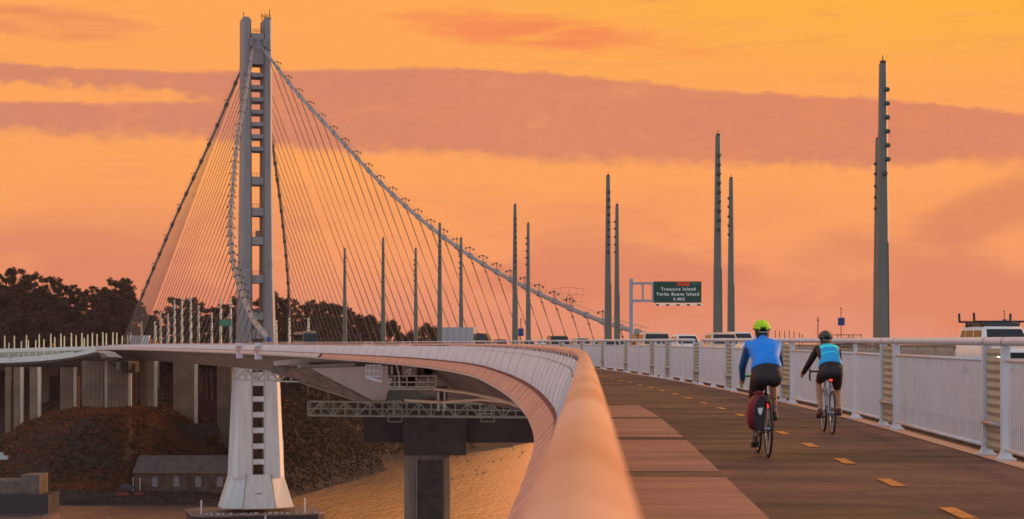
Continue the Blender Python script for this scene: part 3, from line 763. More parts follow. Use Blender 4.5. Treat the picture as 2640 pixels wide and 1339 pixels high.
# distant green sign on the suspended span
SD = 560.0; k = SD / F; s2 = empty('distant_sign', (P(595, 0, SD).x, SD, DZ), 'small green sign panel hanging in front of the tower on the left', 'road sign')
mb = M(); mb.box((-1.6, 0, 7.0), (3.4, .15, 1.9)); mb.build('sign_board', mat('sign_green_bright', (.01, .25, .12), .5), s2)
mb = M(); mb.bar((.2, .1, 0), (.2, .1, 8), .3); mb.bar((.2, .1, 7.4), (-3.3, .1, 7.4), .15); mb.build('post', gp, s2)
mb = M()
for r_ in range(2): mb.bar((-2.9, -.09, 7.4 - r_ * .7), (-.4, -.09, 7.4 - r_ * .7), .2, .02)
mb.build('lettering', wht, s2)
# small blue call box signs: (px, y centre, depth, pole top y, w, h px)
blue = mat('sign_blue', (.012, .055, .20), .5, var=.05); blue2 = mat('sign_blue_bright', (.012, .07, .30), .5, var=.05)
for px, yc, d, yt, sw, sh, mm, lb in ((2169, 833, 150, 798, 17, 20, blue, 'dark blue square sign on a mast between second cyclist and front lamp post'), (1343, 858, 240, 824, 14, 20, blue, 'grey blue sign on a thin mast beside the lamp post pair in mid distance'), (693, 876, 340, 858, 9, 12, blue2, 'bright blue box sign at the foot of the tower'), (769, 868, 380, 862, 5, 7, blue2, 'small blue sign left of the bus'), (929, 866, 400, 858, 4, 7, blue2, 'tiny blue sign between the two lamp posts right of the bus'), (2590, 833, 150, 806, 9, 12, blue, 'dark blue sign with antenna above the roof rack of the white car'), (428, 877, 560, 868, 5, 6, blue2, 'tiny blue sign on the deck left of the tower'), (512, 875, 520, 868, 4, 5, blue2, 'tiny blue sign left of the green panel')):
    q = P(px, yc, d); k = d / F
    t = empty('call_box_sign', (q.x, d, DZ + _fz(d)), lb, 'sign', 'blue call box signs')
    mb = M(); mb.box((0, 0, q.z - DZ), (sw * k, .12, sh * k)); mb.build('sign_plate', mm, t)
    mb = M(); mb.tube([(0, .1, 0), (0, .1, CZ + (HZ - yt) * k - DZ)], 1.1 * k, 6); mb.ball((0, .1, CZ + (HZ - yt) * k - DZ), 2.2 * k, 6, 4); mb.build('mast', dark, t)
mast_ = M(); d = 150; mast_.tube([(0, 0, 0), (0, 0, CZ + (HZ - 818) * d / F - DZ)], .045, 6); mast_.ball((0, 0, CZ + (HZ - 826) * d / F - DZ), .09, 6, 4)
o = mast_.build('antenna_mast', mat('mast_red', (.25, .08, .06), .6)); o.location = (P(2109, 0, d).x, d, DZ); tag(o, 'thin reddish antenna mast directly above the dark helmet', 'mast')
for i, (px, yt) in enumerate(((1999, 853), (2010, 854), (2023, 854), (2035, 853), (2047, 854), (2061, 858), (2069, 862))):
    d = 420; mb = M(); mb.tube([(0, 0, 0), (0, 0, 1.42 + (HZ - yt) * d / F)], .09, 5); o = mb.build('distant_post', lampm); o.location = (P(px, 0, d).x, d, DZ)
    tag(o, 'thin distant post in the row right of the lime helmet', 'post', 'thin distant posts')
# ------------------------------------------------------------------ water
mw = bpy.data.materials.new('water'); mw.use_nodes = True; t = NT(mw.node_tree); b = t.n['Principled BSDF']
g = t.n.new('ShaderNodeNewGeometry')
b.inputs['Base Color'].default_value = (1.0, .80, .84, 1); b.inputs['Metallic'].default_value = .94; b.inputs['Roughness'].default_value = .12; b.inputs['IOR'].default_value = 1.6; b.inputs['Specular IOR Level'].default_value = .9
mp = t.n.new('ShaderNodeMapping'); mp.inputs['Scale'].default_value = (1, .22, 1); t.l.new(g.outputs['Position'], mp.inputs[0])
h1 = t.noise(mp.outputs[0], .45, 7, .66); h2 = t.noise(mp.outputs[0], .09, 3, .5)
bn = t.n.new('ShaderNodeBump'); bn.inputs['Strength'].default_value = 1.0; bn.inputs['Distance'].default_value = 1.15
t.set(bn.inputs['Height'], t.m('ADD', h1, t.m('MULTIPLY', h2, .8))); t.l.new(bn.outputs[0], b.inputs['Normal'])
mb = M(); mb.add([(-9000, -300, 0), (9000, -300, 0), (9000, 24000, 0), (-9000, 24000, 0)], [(0, 1, 2, 3)])
mb.build('water', mw)['kind'] = 'structure'
# ------------------------------------------------------------------ island terrain
SHORE = [(-900, 730), (-400, 700), (-190, 690), (-150, 684), (-108, 688), (-92, 700), (-82, 716), (-76, 745), (-71, 781), (-65, 812), (-60, 850), (-57, 880), (-66, 912), (-58, 950), (-44, 985), (-10, 1040), (25, 1120), (60, 1300), (60, 2600), (-900, 2600)]
SX = np.array(SHORE, float)
def inside(x, y):
    c = False; n = len(SX)
    for i in range(n):
        x1, y1 = SX[i]; x2, y2 = SX[(i + 1) % n]
        if (y1 > y) != (y2 > y) and x < (x2 - x1) * (y - y1) / (y2 - y1) + x1: c = not c
    return c
def sdist(x, y):
    a = SX; b = np.roll(SX, -1, 0); p = np.array([x, y]); ab = b - a
    t_ = np.clip(((p - a) * ab).sum(1) / (ab * ab).sum(1), 0, 1); q = a + ab * t_[:, None]
    dd_ = np.sqrt(((q - p) ** 2).sum(1)).min(); return dd_ if inside(x, y) else -dd_
rng = np.random.RandomState(3)
_g = rng.rand(64, 64)
def vn(x, y):
    xi, yi = int(math.floor(x)), int(math.floor(y)); fx, fy = x - xi, y - yi; fx = fx * fx * (3 - 2 * fx); fy = fy * fy * (3 - 2 * fy)
    g_ = lambda i, j: _g[i % 64, j % 64]
    return (g_(xi, yi) * (1 - fx) + g_(xi + 1, yi) * fx) * (1 - fy) + (g_(xi, yi + 1) * (1 - fx) + g_(xi + 1, yi + 1) * fx) * fy
def fbm(x, y, o=4):
    s_ = 0; a_ = .5
    for k_ in range(o): s_ += a_ * (vn(x, y) - .5); x *= 2.03; y *= 2.03; a_ *= .5
    return s_
TREETOP = [(-200, 690), (0, 694), (40, 686), (60, 700), (100, 702), (150, 718), (200, 730), (215, 752), (232, 720), (262, 735), (290, 712), (320, 712), (345, 735), (362, 780), (378, 802), (440, 800), (452, 762), (500, 758), (535, 790), (560, 785), (580, 770), (610, 762), (640, 785), (700, 752), (745, 760), (762, 790), (800, 770), (850, 768), (880, 780), (925, 800), (960, 796), (985, 815), (1005, 812), (1030, 832), (1060, 824), (1085, 830), (1110, 820), (1135, 833), (1165, 838), (1195, 850), (1215, 880), (1260, 950)]
def ttop(px): return lerp_tab(TREETOP, px)
CR = 960.0
_crest = {}
def crest(px):
    k_ = int(px // 10)
    if k_ not in _crest: _crest[k_] = CZ + (HZ - np.mean([ttop(px + q) for q in (-60, -30, 0, 30, 60)])) / F * CR - 18
    return _crest[k_]
def bluff(D, y, x):
    px = 1320 + F * x / y
    if px < 600:
        h = 1.2 * min(1, D / 3) + 2.4 * min(1, max(0, D - 3) / 10)
        ed = 38 + 10 * fbm(x * .03, 5)      # where the bluff starts
        if px < 60: ed += 40 * (60 - px) / 200
        if 330 < px: ed = 44
        k_ = min(1, max(0, (D - ed) / 42)); k_ = k_ * k_ * (3 - 2 * k_) ; top_ = lerp_tab([(-200, 8), (20, 13), (60, 18), (120, 21.5), (200, 24.0), (450, 24.5), (560, 22), (600, 16)], px)
        return h + top_ * k_
    k_ = min(1, D / 38); top_ = lerp_tab([(600, 14), (700, 30), (900, 30), (1000, 24), (1150, 20)], px)
    return 1.0 * min(1, D / 2) + top_ * (k_ ** .75)
def ground(x, y):
    D = sdist(x, y)
    if D < 0: return max(-4, D * .4)
    px = 1320 + F * x / y; z = bluff(D, y, x)
    t_ = min(1, max(0, (y - 865) / (CR - 865))); t_ = t_ * t_ * (3 - 2 * t_)
    dm = min(1, max(0, (D - 15) / 60)) if px < 600 else min(1, max(0, D / 40))
    z = z + (max(crest(px), z) - z) * t_ * dm
    if y > CR + 40: z -= (y - CR - 40) * .12
    return z + fbm(x * .09, y * .09) * min(3.0, .4 + D * .06) + fbm(x * .35, y * .35, 2) * min(1.2, D * .05)
xs = np.concatenate([np.arange(-760, -330, 12), np.arange(-330, -30, 3.0), np.arange(-30, 80, 6)]); ys = np.concatenate([np.arange(676, 900, 3.0), np.arange(900, 1010, 6), np.arange(1010, 1400, 25)])
vs = [(x, y, ground(x, y)) for y in ys for x in xs]; nx = len(xs)
fs = [(j * nx + i, j * nx + i + 1, (j + 1) * nx + i + 1, (j + 1) * nx + i) for j in range(len(ys) - 1) for i in range(nx - 1)]
mt = bpy.data.materials.new('island_earth'); mt.use_nodes = True; t = NT(mt.node_tree); b = t.n['Principled BSDF']; g = t.n.new('ShaderNodeNewGeometry')
sp_ = t.n.new('ShaderNodeSeparateXYZ'); t.l.new(g.outputs['Position'], sp_.inputs[0])
na = t.noise(g.outputs['Position'], .06, 5, .6); nb = t.noise(g.outputs['Position'], .5, 4, .6)
c_ = t.mix(t.ramp(na, .35, .65), (.034, .014, .009), (.022, .012, .008)); c_ = t.mix(t.ramp(nb, .4, .7, 0, .6), c_, (.05, .022, .013))
c_ = t.mix(t.ramp(t.m('ADD', sp_.outputs[2], t.m('MULTIPLY', nb, 2)), 2.6, 1.8), c_, (.022, .015, .012))
t.set(b.inputs['Base Color'], c_); b.inputs['Roughness'].default_value = .95
bn = t.n.new('ShaderNodeBump'); bn.inputs['Strength'].default_value = .6; bn.inputs['Distance'].default_value = 1.0; t.set(bn.inputs['Height'], nb); t.l.new(bn.outputs[0], b.inputs['Normal'])
mb = M(); mb.add(vs, fs); mb.build('island_terrain', mt, smooth=True)['kind'] = 'structure'
# ------------------------------------------------------------------ leaves
def leafmat(name, c1, c2, sc=.25):
    m = bpy.data.materials.new(name); m.use_nodes = True; t = NT(m.node_tree); b = t.n['Principled BSDF']; g = t.n.new('ShaderNodeNewGeometry')
    n_ = t.noise(g.outputs['Position'], sc, 3, .6)
    t.set(b.inputs['Base Color'], t.mix(t.ramp(n_, .35, .65), c1, c2)); b.inputs['Roughness'].default_value = .8; b.inputs['Specular IOR Level'].default_value = .2
    return m
leaf_dark = leafmat('eucalyptus_leaf', (.038, .022, .017), (.047, .027, .021))
barkm = mat('bark', (.10, .055, .04), .9, var=.2, scale=1)
def leaves(mb, c, r, n, s, flat=.75, rg=None):
    rg = rg or rng
    for _ in range(n):
        v = rg.normal(size=3); v /= np.linalg.norm(v); rad = r * rg.rand() ** .45
        p = np.array(c) + v * rad * np.array([1, 1, flat]); a = rg.normal(size=3); a /= np.linalg.norm(a); b_ = np.cross(a, rg.normal(size=3)); b_ /= np.linalg.norm(b_)
        k_ = s * rg.uniform(.6, 1.3); e = np.cross(a, b_)
        mb.add([p - a * k_, p + b_ * k_ * .55, p + a * k_, p - b_ * k_ * .55 + e * .2 * k_], [(0, 1, 2, 3)])
def make_tree(name, H, style, label):
    t = empty(name, (0, 0, 0), label, 'tree', 'trees on the island ridge'); rg = np.random.RandomState(int(H * 10) + style)
    tr = M(); cr = M()
    tr.tube([(0, 0, -3), (.3, 0, H * .25), (-.2, .2, H * .5), (.1, 0, H * .8)], [.65, .5, .36, .15], 7)
    ncl = [13, 10, 22, 8][style]
    for i in range(ncl):
        a = rg.rand() * 2 * pi
        if style == 0: h = H * rg.uniform(.45, .97); R = H * .28 * sqrt(max(.05, 1 - ((h / H - .62) / .42) ** 2))
        elif style == 1: h = H * rg.uniform(.62, .96); R = H * .30 * (1.1 - h / H * .6)
        elif style == 2: h = H * rg.uniform(.25, .95); R = H * .34 * sqrt(max(.05, 1 - ((h / H - .5) / .5) ** 2))
        else: h = H * rg.uniform(.40, .98); R = H * .13
        rr_ = R * sqrt(rg.rand()) ; x, y = cos(a) * rr_, sin(a) * rr_
        tr.tube([(0, 0, h * .55), (x * .5, y * .5, h * .8), (x, y, h)], [.22, .14, .05], 5)
        cs = H * rg.uniform(.075, .135)
        leaves(cr, (x, y, h), cs, int(95 * (cs / 2.2) ** 1.2) + 50, .50, .6, rg)
    tr.build('trunk', barkm, t); cr.build('crown', leaf_dark, t)
    return t
protos = [make_tree('eucalyptus_tree', 24, 0, ''), make_tree('eucalyptus_tree', 24, 1, ''), make_tree('round_tree', 20, 2, ''), make_tree('slim_tree', 22, 3, ''), make_tree('eucalyptus_tree', 25, 0, ''), make_tree('round_tree', 22, 2, '')]
PH = [24, 24, 20, 22, 25, 22]; used = [0] * 6
def plant(k_, x, y, ztop, wsc=1.0, lb='', grp=None):
    zg = ground(x, y) - .3; Ht = max(6, ztop - zg)
    if used[k_] == 0: o = protos[k_]; used[k_] = 1
    else: o = copy_tree(protos[k_])
    s_ = Ht / (PH[k_] * 1.05); w_ = min(max(s_, .75), 1.15) * wsc; o.location = (x, y, zg); o.scale = (w_, w_, s_); o.rotation_euler = (0, 0, rng.rand() * 6.28)
    o['label'] = lb; o['group'] = grp or 'trees on the island ridge'
px = -260.0
while px < 1205:
    # silhouettes: crest trees follow the outline of the wood
    y_ = ttop(px); d = CR + rng.uniform(-12, 18) + (185 if px > 1075 else 0); q = P(px, y_, d)
    side = 'left of the tower' if px < 640 else 'right of the tower'
    plant(int(rng.choice([0, 1, 1, 4, 3, 0, 3])), q.x, d, q.z + rng.uniform(-1.8, 1.6), rng.uniform(.55, .85), 'dark tree on the skyline of the island ridge, %s' % side, 'skyline trees ' + side)
    px += rng.uniform(11, 20)
for row, (d0, dz, stp) in enumerate(((945, 5.0, 24), (925, 8, 27), (900, 14, 32))):
    px = -260.0 + row * 9
    while px < 1075:
        y_ = ttop(px) ; d = d0 + rng.uniform(-8, 8); q = P(px, y_, d)
        if q.z - dz > ground(q.x, d) + 5 and sdist(q.x, d) > 14:
            side = 'left of the tower' if px < 640 else 'right of the tower'
            plant(int(rng.choice([2, 5, 0, 4])), q.x, d, q.z - dz - rng.uniform(0, 2.5), rng.uniform(1.0, 1.2), 'dark bushy tree filling the wooded slope %s' % side, 'slope trees ' + side)
        px += stp * rng.uniform(.8, 1.25)
for i in range(6):
    if not used[i]: protos[i].location = (-100 - i * 9, 1010, 20); used[i] = 1; protos[i]['label'] = 'dark tree behind the island ridge'
# ------------------------------------------------------------------ scrub on the bluff
for nm, c1, c2, n_, seed, sz in (('rust_scrub', (.26, .064, .022), (.13, .040, .018), 12500, 5, .42), ('olive_scrub', (.060, .048, .018), (.10, .065, .02), 4200, 8, .42), ('dark_scrub', (.035, .024, .016), (.055, .034, .02), 13500, 11, .62)):
    rg = np.random.RandomState(seed); mb = M(); done = 0; tries = 0
    while done < n_ and tries < n_ * 12:
        tries += 1; y, x = (rg.uniform(690, 880), rg.uniform(-215, -90)) if rg.rand() < (.72 if nm != 'dark_scrub' else .3) else (rg.uniform(700, 1040), rg.uniform(-105, -20))
        D = sdist(x, y)
        if D < (16 if x < -95 else .8): continue
        px_ = 1320 + F * x / y
        if px_ > 300 and px_ < 600 and D < 40: continue
        m_ = vn(x * .05 + seed, y * .05 + seed * 3)
        if m_ < (.05 if nm == 'rust_scrub' else .35) + .25 * rg.rand() and not (px_ > 600 and nm != 'olive_scrub'): continue
        if px_ > 600 and nm == 'rust_scrub' and rg.rand() < .7: continue
        z = ground(x, y)
        leaves(mb, (x, y, z + .2), 1.4 * rg.uniform(.5, 1.5), 9, sz, .6, rg); done += 1
    tag(mb.build(nm, leafmat(nm + '_leaf', c1, c2, .12)), {'rust_scrub': 'rust brown scrub covering the shore bluff', 'olive_scrub': 'olive patches of scrub on the shore bluff', 'dark_scrub': 'dark low bushes scattered over the bluff'}[nm], 'scrub', kind='stuff')
# beach stones
mb = M(); rg = np.random.RandomState(4)
for _ in range(1700):
    px_ = rg.uniform(-60, 1000); 
    if px_ < 600: y = rg.uniform(686, 706); x = (px_ - 1320) / F * y
    else:
        i = rg.randint(5, 12); a = rg.rand(); x = SHORE[i][0] * (1 - a) + SHORE[i + 1][0] * a - rg.uniform(-1, 5); y = SHORE[i][1] * (1 - a) + SHORE[i + 1][1] * a + rg.uniform(-1, 3)
    r = rg.uniform(.25, .9) if px_ < 600 else rg.uniform(.5, 1.5); mb.ball((x, y, max(.1, ground(x, y))), r, 5, 4, (1.2, 1, .6))
tag(mb.build('shore_rocks', mat('shore_rock', (.05, .035, .03), .9, var=.35, scale=.3)), 'band of small dark rocks along the water line', 'rocks', kind='stuff')
# ------------------------------------------------------------------ viaduct columns behind the headland
colm = mat('viaduct_concrete', (.30, .19, .12), .9, var=.22, scale=.12)
cols = [(14, 30, 1118, 850, 0), (36, 52, 1112, 838, 1), (77, 97, 1110, 830, 1), (110, 128, 1100, 885, 0), (156, 190, 1096, 850, 1), (198, 210, 1094, 880, 0), (212, 271, 1098, 838, 1), (276, 331, 1098, 836, 1), (343, 352, 1092, 870, 0), (362, 378, 1092, 860, 0), (380, 397, 1092, 838, 1), (404, 412, 1080, 900, 0), (446, 502, 1090, 842, 1), (512, 520, 1085, 900, 0), (560, 600, 1088, 850, 0), (118, 150, 1095, 905, 0), (228, 300, 1090, 906, 0), (300, 345, 1090, 908, 0), (455, 512, 1085, 905, 0)]
for i, (a, b, yb, d, br) in enumerate(cols):
    k = d / F; wpx = b - a; c0 = P((a + b) / 2, 0, d); w_ = wpx * k * .95; zt = CZ + (HZ - (947 if b < 200 else 931)) * k
    zb_ = min(ground(c0.x, d), CZ + (HZ - yb) * k) - 3
    t = empty('viaduct_column', (c0.x, d, zb_), '', 'bridge column', 'tall concrete columns behind the headland')
    t['label'] = ['broad tall concrete column', 'slim tall concrete column', 'narrow recessed concrete column'][0 if wpx > 30 else (1 if br else 2)] + ' standing on the headland under the deck, ' + ['far left', 'left', 'middle', 'right, near the white tower'][min(3, int(a / 160))] + ' of the row'
    mb = M(); h = zt - zb_; dp = 2.2 if wpx > 30 else 1.6
    mb.loft([[(x * w_ / 2, y * dp, z) for x, y in ((-1, -.8), (-.92, -1), (.92, -1), (1, -.8), (1, .8), (.92, 1), (-.92, 1), (-1, .8))] for z in (0, h)])
    mb.build('column_shaft', colm, t)
    if wpx > 30:
        mb = M()
        for q_ in (-.55, -.2, .2, .55): mb.box((q_ * w_ / 2, -dp - .05, h / 2), (.12, .1, h - .4))
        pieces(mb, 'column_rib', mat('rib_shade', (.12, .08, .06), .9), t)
    if br:
        mb = M(); mb.box((w_ / 2 + .7, .3, h / 2), (1.4, dp * 1.6, h)); mb.build('sunlit_side', mat('sunlit_concrete', (.78, .66, .46), .85, var=.1, scale=.2), t)  # sunlit right side of the column, its light put into a paler colour
    t.rotation_euler = (0, 0, .10)
# crossbeams above the columns carrying the north viaduct
vd = empty('north_viaduct', (-150, 880, 50), 'curving viaduct deck crossing behind the left cable end, above the columns', 'bridge deck')
path_n = [(-150, 836), (-178, 850), (-205, 864), (-232, 877), (-300, 902)]
fxn = _pchip([(-p[0], p[1]) for p in path_n])
def vpt(x, off, z):
    y = fxn(-x); t_ = Vector((-1, (fxn(-x + 1) - y), 0)).normalized(); n_ = Vector((t_.y, -t_.x, 0)); n_ = n_ if n_.y > 0 else -n_
    return Vector((x, y, 0)) + n_ * off + Vector((0, 0, z))
mb = M(); mb.loft([[vpt(x, a, DZ + z - 1.2 - (-x - 185) * .024) for a, z in ((0, -.6), (0, .95), (.4, .95), (.4, 0), (24, 0), (24, -.6), (18, -3), (5, -3))] for x in np.arange(-150, -300, -5)]); mb.build('deck', mat('viaduct_deck', (.74, .70, .62), .8), vd, world=True)
# south viaduct: the path edge that dips left of the cable end
sv = empty('south_viaduct', (-190, 870, 50), 'pale sagging deck edge at far left with panelled parapet', 'bridge deck')
SV = [P(247, 905, 826), P(222, 911, 832), P(190, 918, 838), P(150, 924, 844), P(100, 929, 850), P(50, 932, 856), P(0, 934, 862), P(-60, 935, 870), P(-140, 934, 880)]
ncv = len(SV)
def svn(i): t_ = (SV[min(i + 1, ncv - 1)] - SV[max(i - 1, 0)]); t_.z = 0; t_.normalize(); return Vector((-t_.y, t_.x, 0)) * (-1 if -t_.y * 0 + t_.x > 0 else 1)
rings = []
for i in range(ncv):
    n_ = svn(i); n_ = n_ if n_.y > 0 else -n_
    rings.append([SV[i] + n_ * a + UP * z for a, z in ((0, -.4), (0, 1.25), (.3, 1.25), (.3, -.2), (20, -.2), (20, -.7), (15, -2.8), (6, -2.6), (3.5, -1.0))])
mb = M(); mb.loft(rings); mb.build('deck', mat('south_viaduct_deck', (.78, .75, .66), .8, var=.06), sv, world=True)
rings = [[p + Vector((0, -.06, 0)) + UP * z for z in (1.0, 1.9)] + [p + Vector((0, .1, 0)) + UP * z for z in (1.9, 1.0)] for p in SV[2:]]
mb = M(); mb.loft(rings); mb.build('parapet_panel', mat('parapet_panel', (.85, .80, .70), .7), sv, world=True)
# dark box girder under it
mb = M(); mb.loft([[SV[i] + Vector((0, a, z)) for a, z in ((4, -.8), (6, -3.4), (16, -3.4), (19, -.8))] for i in range(ncv)]); mb.build('girder', conc_d, sv, world=True)
# cross cap where both meet, with curved bracket
cpw = empty('cable_end_pier', P(300, 0, 826), 'dark curved pier head under the left end of the suspended span', 'pier')
mb = M(); A = [P(275, 932, 828), P(330, 932, 828), P(331, 962, 828), P(318, 962, 828), P(300, 948, 828), P(283, 940, 828)]
mb.prism(A, (0, 0, 0), (2, 14, 0)); mb.build('pier_head', conc_d, cpw, world=True)
mb = M(); mb.prism([P(299, 934, 827), P(303, 934, 827), P(304, 957, 827), P(300, 955, 827)], (0, 0, 0), (1, 1, 0)); mb.build('rib', mat('rib_pale', (.40, .33, .22), .8), cpw, world=True)
# lamp posts on the far left viaducts
lp = mat('viaduct_post', (.70, .68, .46), .5, var=.05)
tall = [(12, 866), (37, 866), (68, 864), (101, 862), (131, 861), (157, 860), (184, 859), (211, 859), (238, 858), (265, 857), (291, 857), (329, 857)]
for px, yt in tall:
    d = 845 if px > 230 else 868; k = d / F; mb = M(); h = (901 - yt) * k; mb.tube([(0, 0, 0), (0, 0, h)], [.34, .24], 6); mb.box((.2, -.1, h * .85), (.35, .3, .5)); mb.box((-.2, -.1, h * .6), (.3, .3, .4))
    o = mb.build('viaduct_lamp_post', lp); q = P(px, 901, d); o.location = q; tag(o, 'taller cream lamp post in the far left row on the viaduct', 'lamp post', 'taller posts on the far viaduct')
for px, yt, yb in [(23, 884, 902), (55, 880, 900), (73, 878, 900), (92, 877, 898), (113, 875, 897), (141, 870, 895), (166, 867, 894), (196, 865, 893), (217, 872, 893), (226, 863, 893), (250, 862, 890), (274, 860, 888), (301, 858, 886), (337, 858, 886), (315, 866, 886), (22, 912, 926), (47, 912, 925), (61, 911, 925), (74, 910, 923), (93, 909, 922), (114, 905, 920), (134, 904, 918), (150, 903, 915), (167, 903, 914)]:
    d = 874 if yt < 900 else 858; k = d / F; mb = M(); h = (yb - yt) * k + .4; mb.tube([(0, 0, 0), (0, 0, h)], [.30, .24], 6); mb.box((.2, -.1, h * .8), (.3, .3, .4))
    o = mb.build('viaduct_lamp_post', lp); o.location = P(px, yb + 2, d); tag(o, 'shorter cream post of the far left viaduct rows', 'lamp post', 'shorter posts on the far viaducts')
# ------------------------------------------------------------------ brick building on the shore
BD = 702.0; k = BD / F
bz = 4.0; bl, br_ = P(335, 0, BD).x, P(640, 0, BD).x
bld = empty('shore_building', (bl, BD, bz), 'long low brick building with grey gabled roof on the shore left of the tower', 'building')
W_ = br_ - bl; Hh = 6.4; rh = 5.2; dp = 15
brick = mat('old_brick', (.135, .080, .055), .9, var=.3, scale=.4, bump=.2, bscale=3)
L = Vector((bl, BD, bz))
mb = M(); mb.loft([[(x, 0, -1.5), (x, 0, Hh), (x, dp / 2, Hh + rh - .3), (x, dp, Hh), (x, dp, -1.5)] for x in (1.8, W_)]); mb.build('wall', brick, bld)
roofm = mat('slate_roof', (.13, .105, .095), .85, var=.2, scale=.4)
mb = M(); mb.loft([[(x, -.9, Hh - .35), (x + (0.9 if i == 0 else 0), dp / 2, Hh + rh), (x, dp + .9, Hh - .35), (x, dp + .9, Hh - .1), (x + (.9 if i == 0 else 0), dp / 2, Hh + rh + .28), (x, -.9, Hh - .08)] for i, x in enumerate((1.0, W_ + .6))]); mb.build('roof', roofm, bld)
mb = M(); mb.bar((1.0, -.95, Hh - .1), (W_ + .6, -.95, Hh - .1), .25); mb.build('gutter', mat('gutter_rust', (.30, .12, .06), .7), bld)
def arched(x, w_, h_, z0):
    f = M(); ps = [(x - w_ / 2, 0, z0), (x + w_ / 2, 0, z0), (x + w_ / 2, 0, z0 + h_ * .75)] + [(x + w_ / 2 * cos(a), 0, z0 + h_ * .75 + w_ / 2 * sin(a)) for a in np.linspace(.3, pi - .3, 5)] + [(x - w_ / 2, 0, z0 + h_ * .75)]
    f.prism([(a, -.02, c) for a, b, c in ps], (0, 0, 0), (0, -.10, 0)); return f
for i, px in enumerate((399, 455, 511, 567, 622)):
    o = arched((px - 335) * k, 1.9, 3.4, 1.4).build('window', mat('pale_pane', (.22, .21, .22), .5), bld)
    fm = M()
    for q in (-.95, 0, .95): fm.bar(((px - 335) * k + q, -.14, 1.4), ((px - 335) * k + q, -.14, 4.0), .12)
    fm.bar(((px - 335) * k - .95, -.14, 1.35), ((px - 335) * k + .95, -.14, 1.35), .2); fm.build('frame', mat('window_frame', (.30, .26, .24), .7), o)
mb = M(); mb.box((.9, 1.5, 2.0), (.35, .35, 5.2)); mb.box((3.6, -.25, 1.8), (.35, .35, 4.8)); mb.build('drain_pipe', mat('cream_pipe', (.55, .50, .36), .6), bld)
for px, lb in ((300, 1),):
    pass
# old stone quay at far left
qd = 655.0; k = qd / F
qy = empty('stone_quay', P(40, 1339, qd), 'weathered grey stone pier block at the bottom left corner', 'pier'); q0 = Vector(qy['_loc'])
mb = M(); z_ = lambda py: CZ + (HZ - py) * k
x0, x1, x2 = P(-60, 0, qd).x, P(54, 0, qd).x, P(102, 0, qd).x
mb.loft([[(x0, qd, z), (x1, qd, z), (x1, qd + 14, z), (x0, qd + 14, z)] for z in (z_(1275), z_(1240))]); mb.loft([[(x1, qd - .5, z), (x2, qd - .5, z), (x2, qd + 12, z), (x1, qd + 12, z)] for z in (z_(1275), z_(1225))])
mb.build('stone_block', mat('quay_stone', (.13, .105, .085), .9, var=.25, scale=.3, bump=.2, bscale=1.5), qy, world=True)
mb = M(); mb.loft([[(x0, qd - 1, z), (P(126, 0, qd).x, qd - 1, z), (P(126, 0, qd).x, qd + 15, z), (x0, qd + 15, z)] for z in (-2, z_(1275) - .02)]); mb.build('dark_base', mat('quay_base', (.025, .018, .022), .8), qy, world=True)
# retaining wall, sign house and old steel tower on the headland
wd = 812.0; rw = empty('retaining_wall', P(430, 1100, wd), 'low grey curved wall on top of the headland', 'wall')
mb = M(); pts_ = [(300, 1112, 1098), (330, 1107, 1095), (400, 1110, 1094), (405, 1120, 1094), (520, 1120, 1092), (545, 1112, 1092), (566, 1118, 1105)]
mb.loft([[P(a, b + 12, wd), P(a, c, wd), P(a, c, wd) + Vector((0, 1, 0)), P(a, b + 12, wd) + Vector((0, 1, 0))] for a, b, c in pts_]); mb.build('wall_face', mat('dark_wall', (.055, .036, .03), .9, var=.3, scale=.4), rw, world=True)
hd_ = 872.0; hs = empty('white_shed', P(418, 1085, hd_), 'small pinkish white shed seen between the columns', 'shed')
mb = M(); A = [P(397, 1073, hd_), P(440, 1073, hd_), P(440, 1036, hd_), P(397, 1040, hd_)]; mb.prism(A, (0, 0, 0), (0, 5, 0)); mb.build('wall', mat('pink_white', (.45, .38, .36), .8), hs, world=True)
mb = M()
for a, b in ((404, 1048), (420, 1048), (404, 1060), (420, 1060)): c = P(a, b, hd_ - .1); mb.box(tuple(c), (1.0, .1, .9))
pieces(mb, 'window', dark, hs, True)
stt = empty('old_steel_tower', P(440, 1085, 866), 'dark red steel framework between the concrete columns', 'steel tower'); mr = mat('dark_red_steel', (.075, .018, .016), .7)
mb = M()
for a in (427, 437, 447, 455): mb.bar(P(a, 1095, 866), P(a, 962, 866), 1.2 if a != 437 else .8)
for b in (1031, 1000, 975): mb.bar(P(412 if b == 1031 else 424, b, 866), P(462, b, 866), 1.0)
for b in (1060, 1031, 1000): mb.bar(P(427, b, 866), P(455, b - 30, 866), .35); mb.bar(P(455, b, 866), P(427, b - 30, 866), .35)
mb.build('frame', mr, stt, world=True)
st2 = empty('dark_red_sheet_tower', P(535, 1090, 870), 'dark red panelled old bridge tower right of the columns', 'steel tower')
mb = M()
A = [P(512, 1100, 870), P(562, 1100, 870), P(562, 958, 870), P(512, 958, 870)]; mb.prism([P(512, 1100, 870), P(562, 1100, 870), P(562, 1034, 870), P(512, 1034, 870)], (0, 0, 0), (0, 4, 0))
for a in (514, 523, 532, 545, 560): mb.bar(P(a, 1034, 870), P(a, 955, 870), .9)
mb.build('panel', mr, st2, world=True)
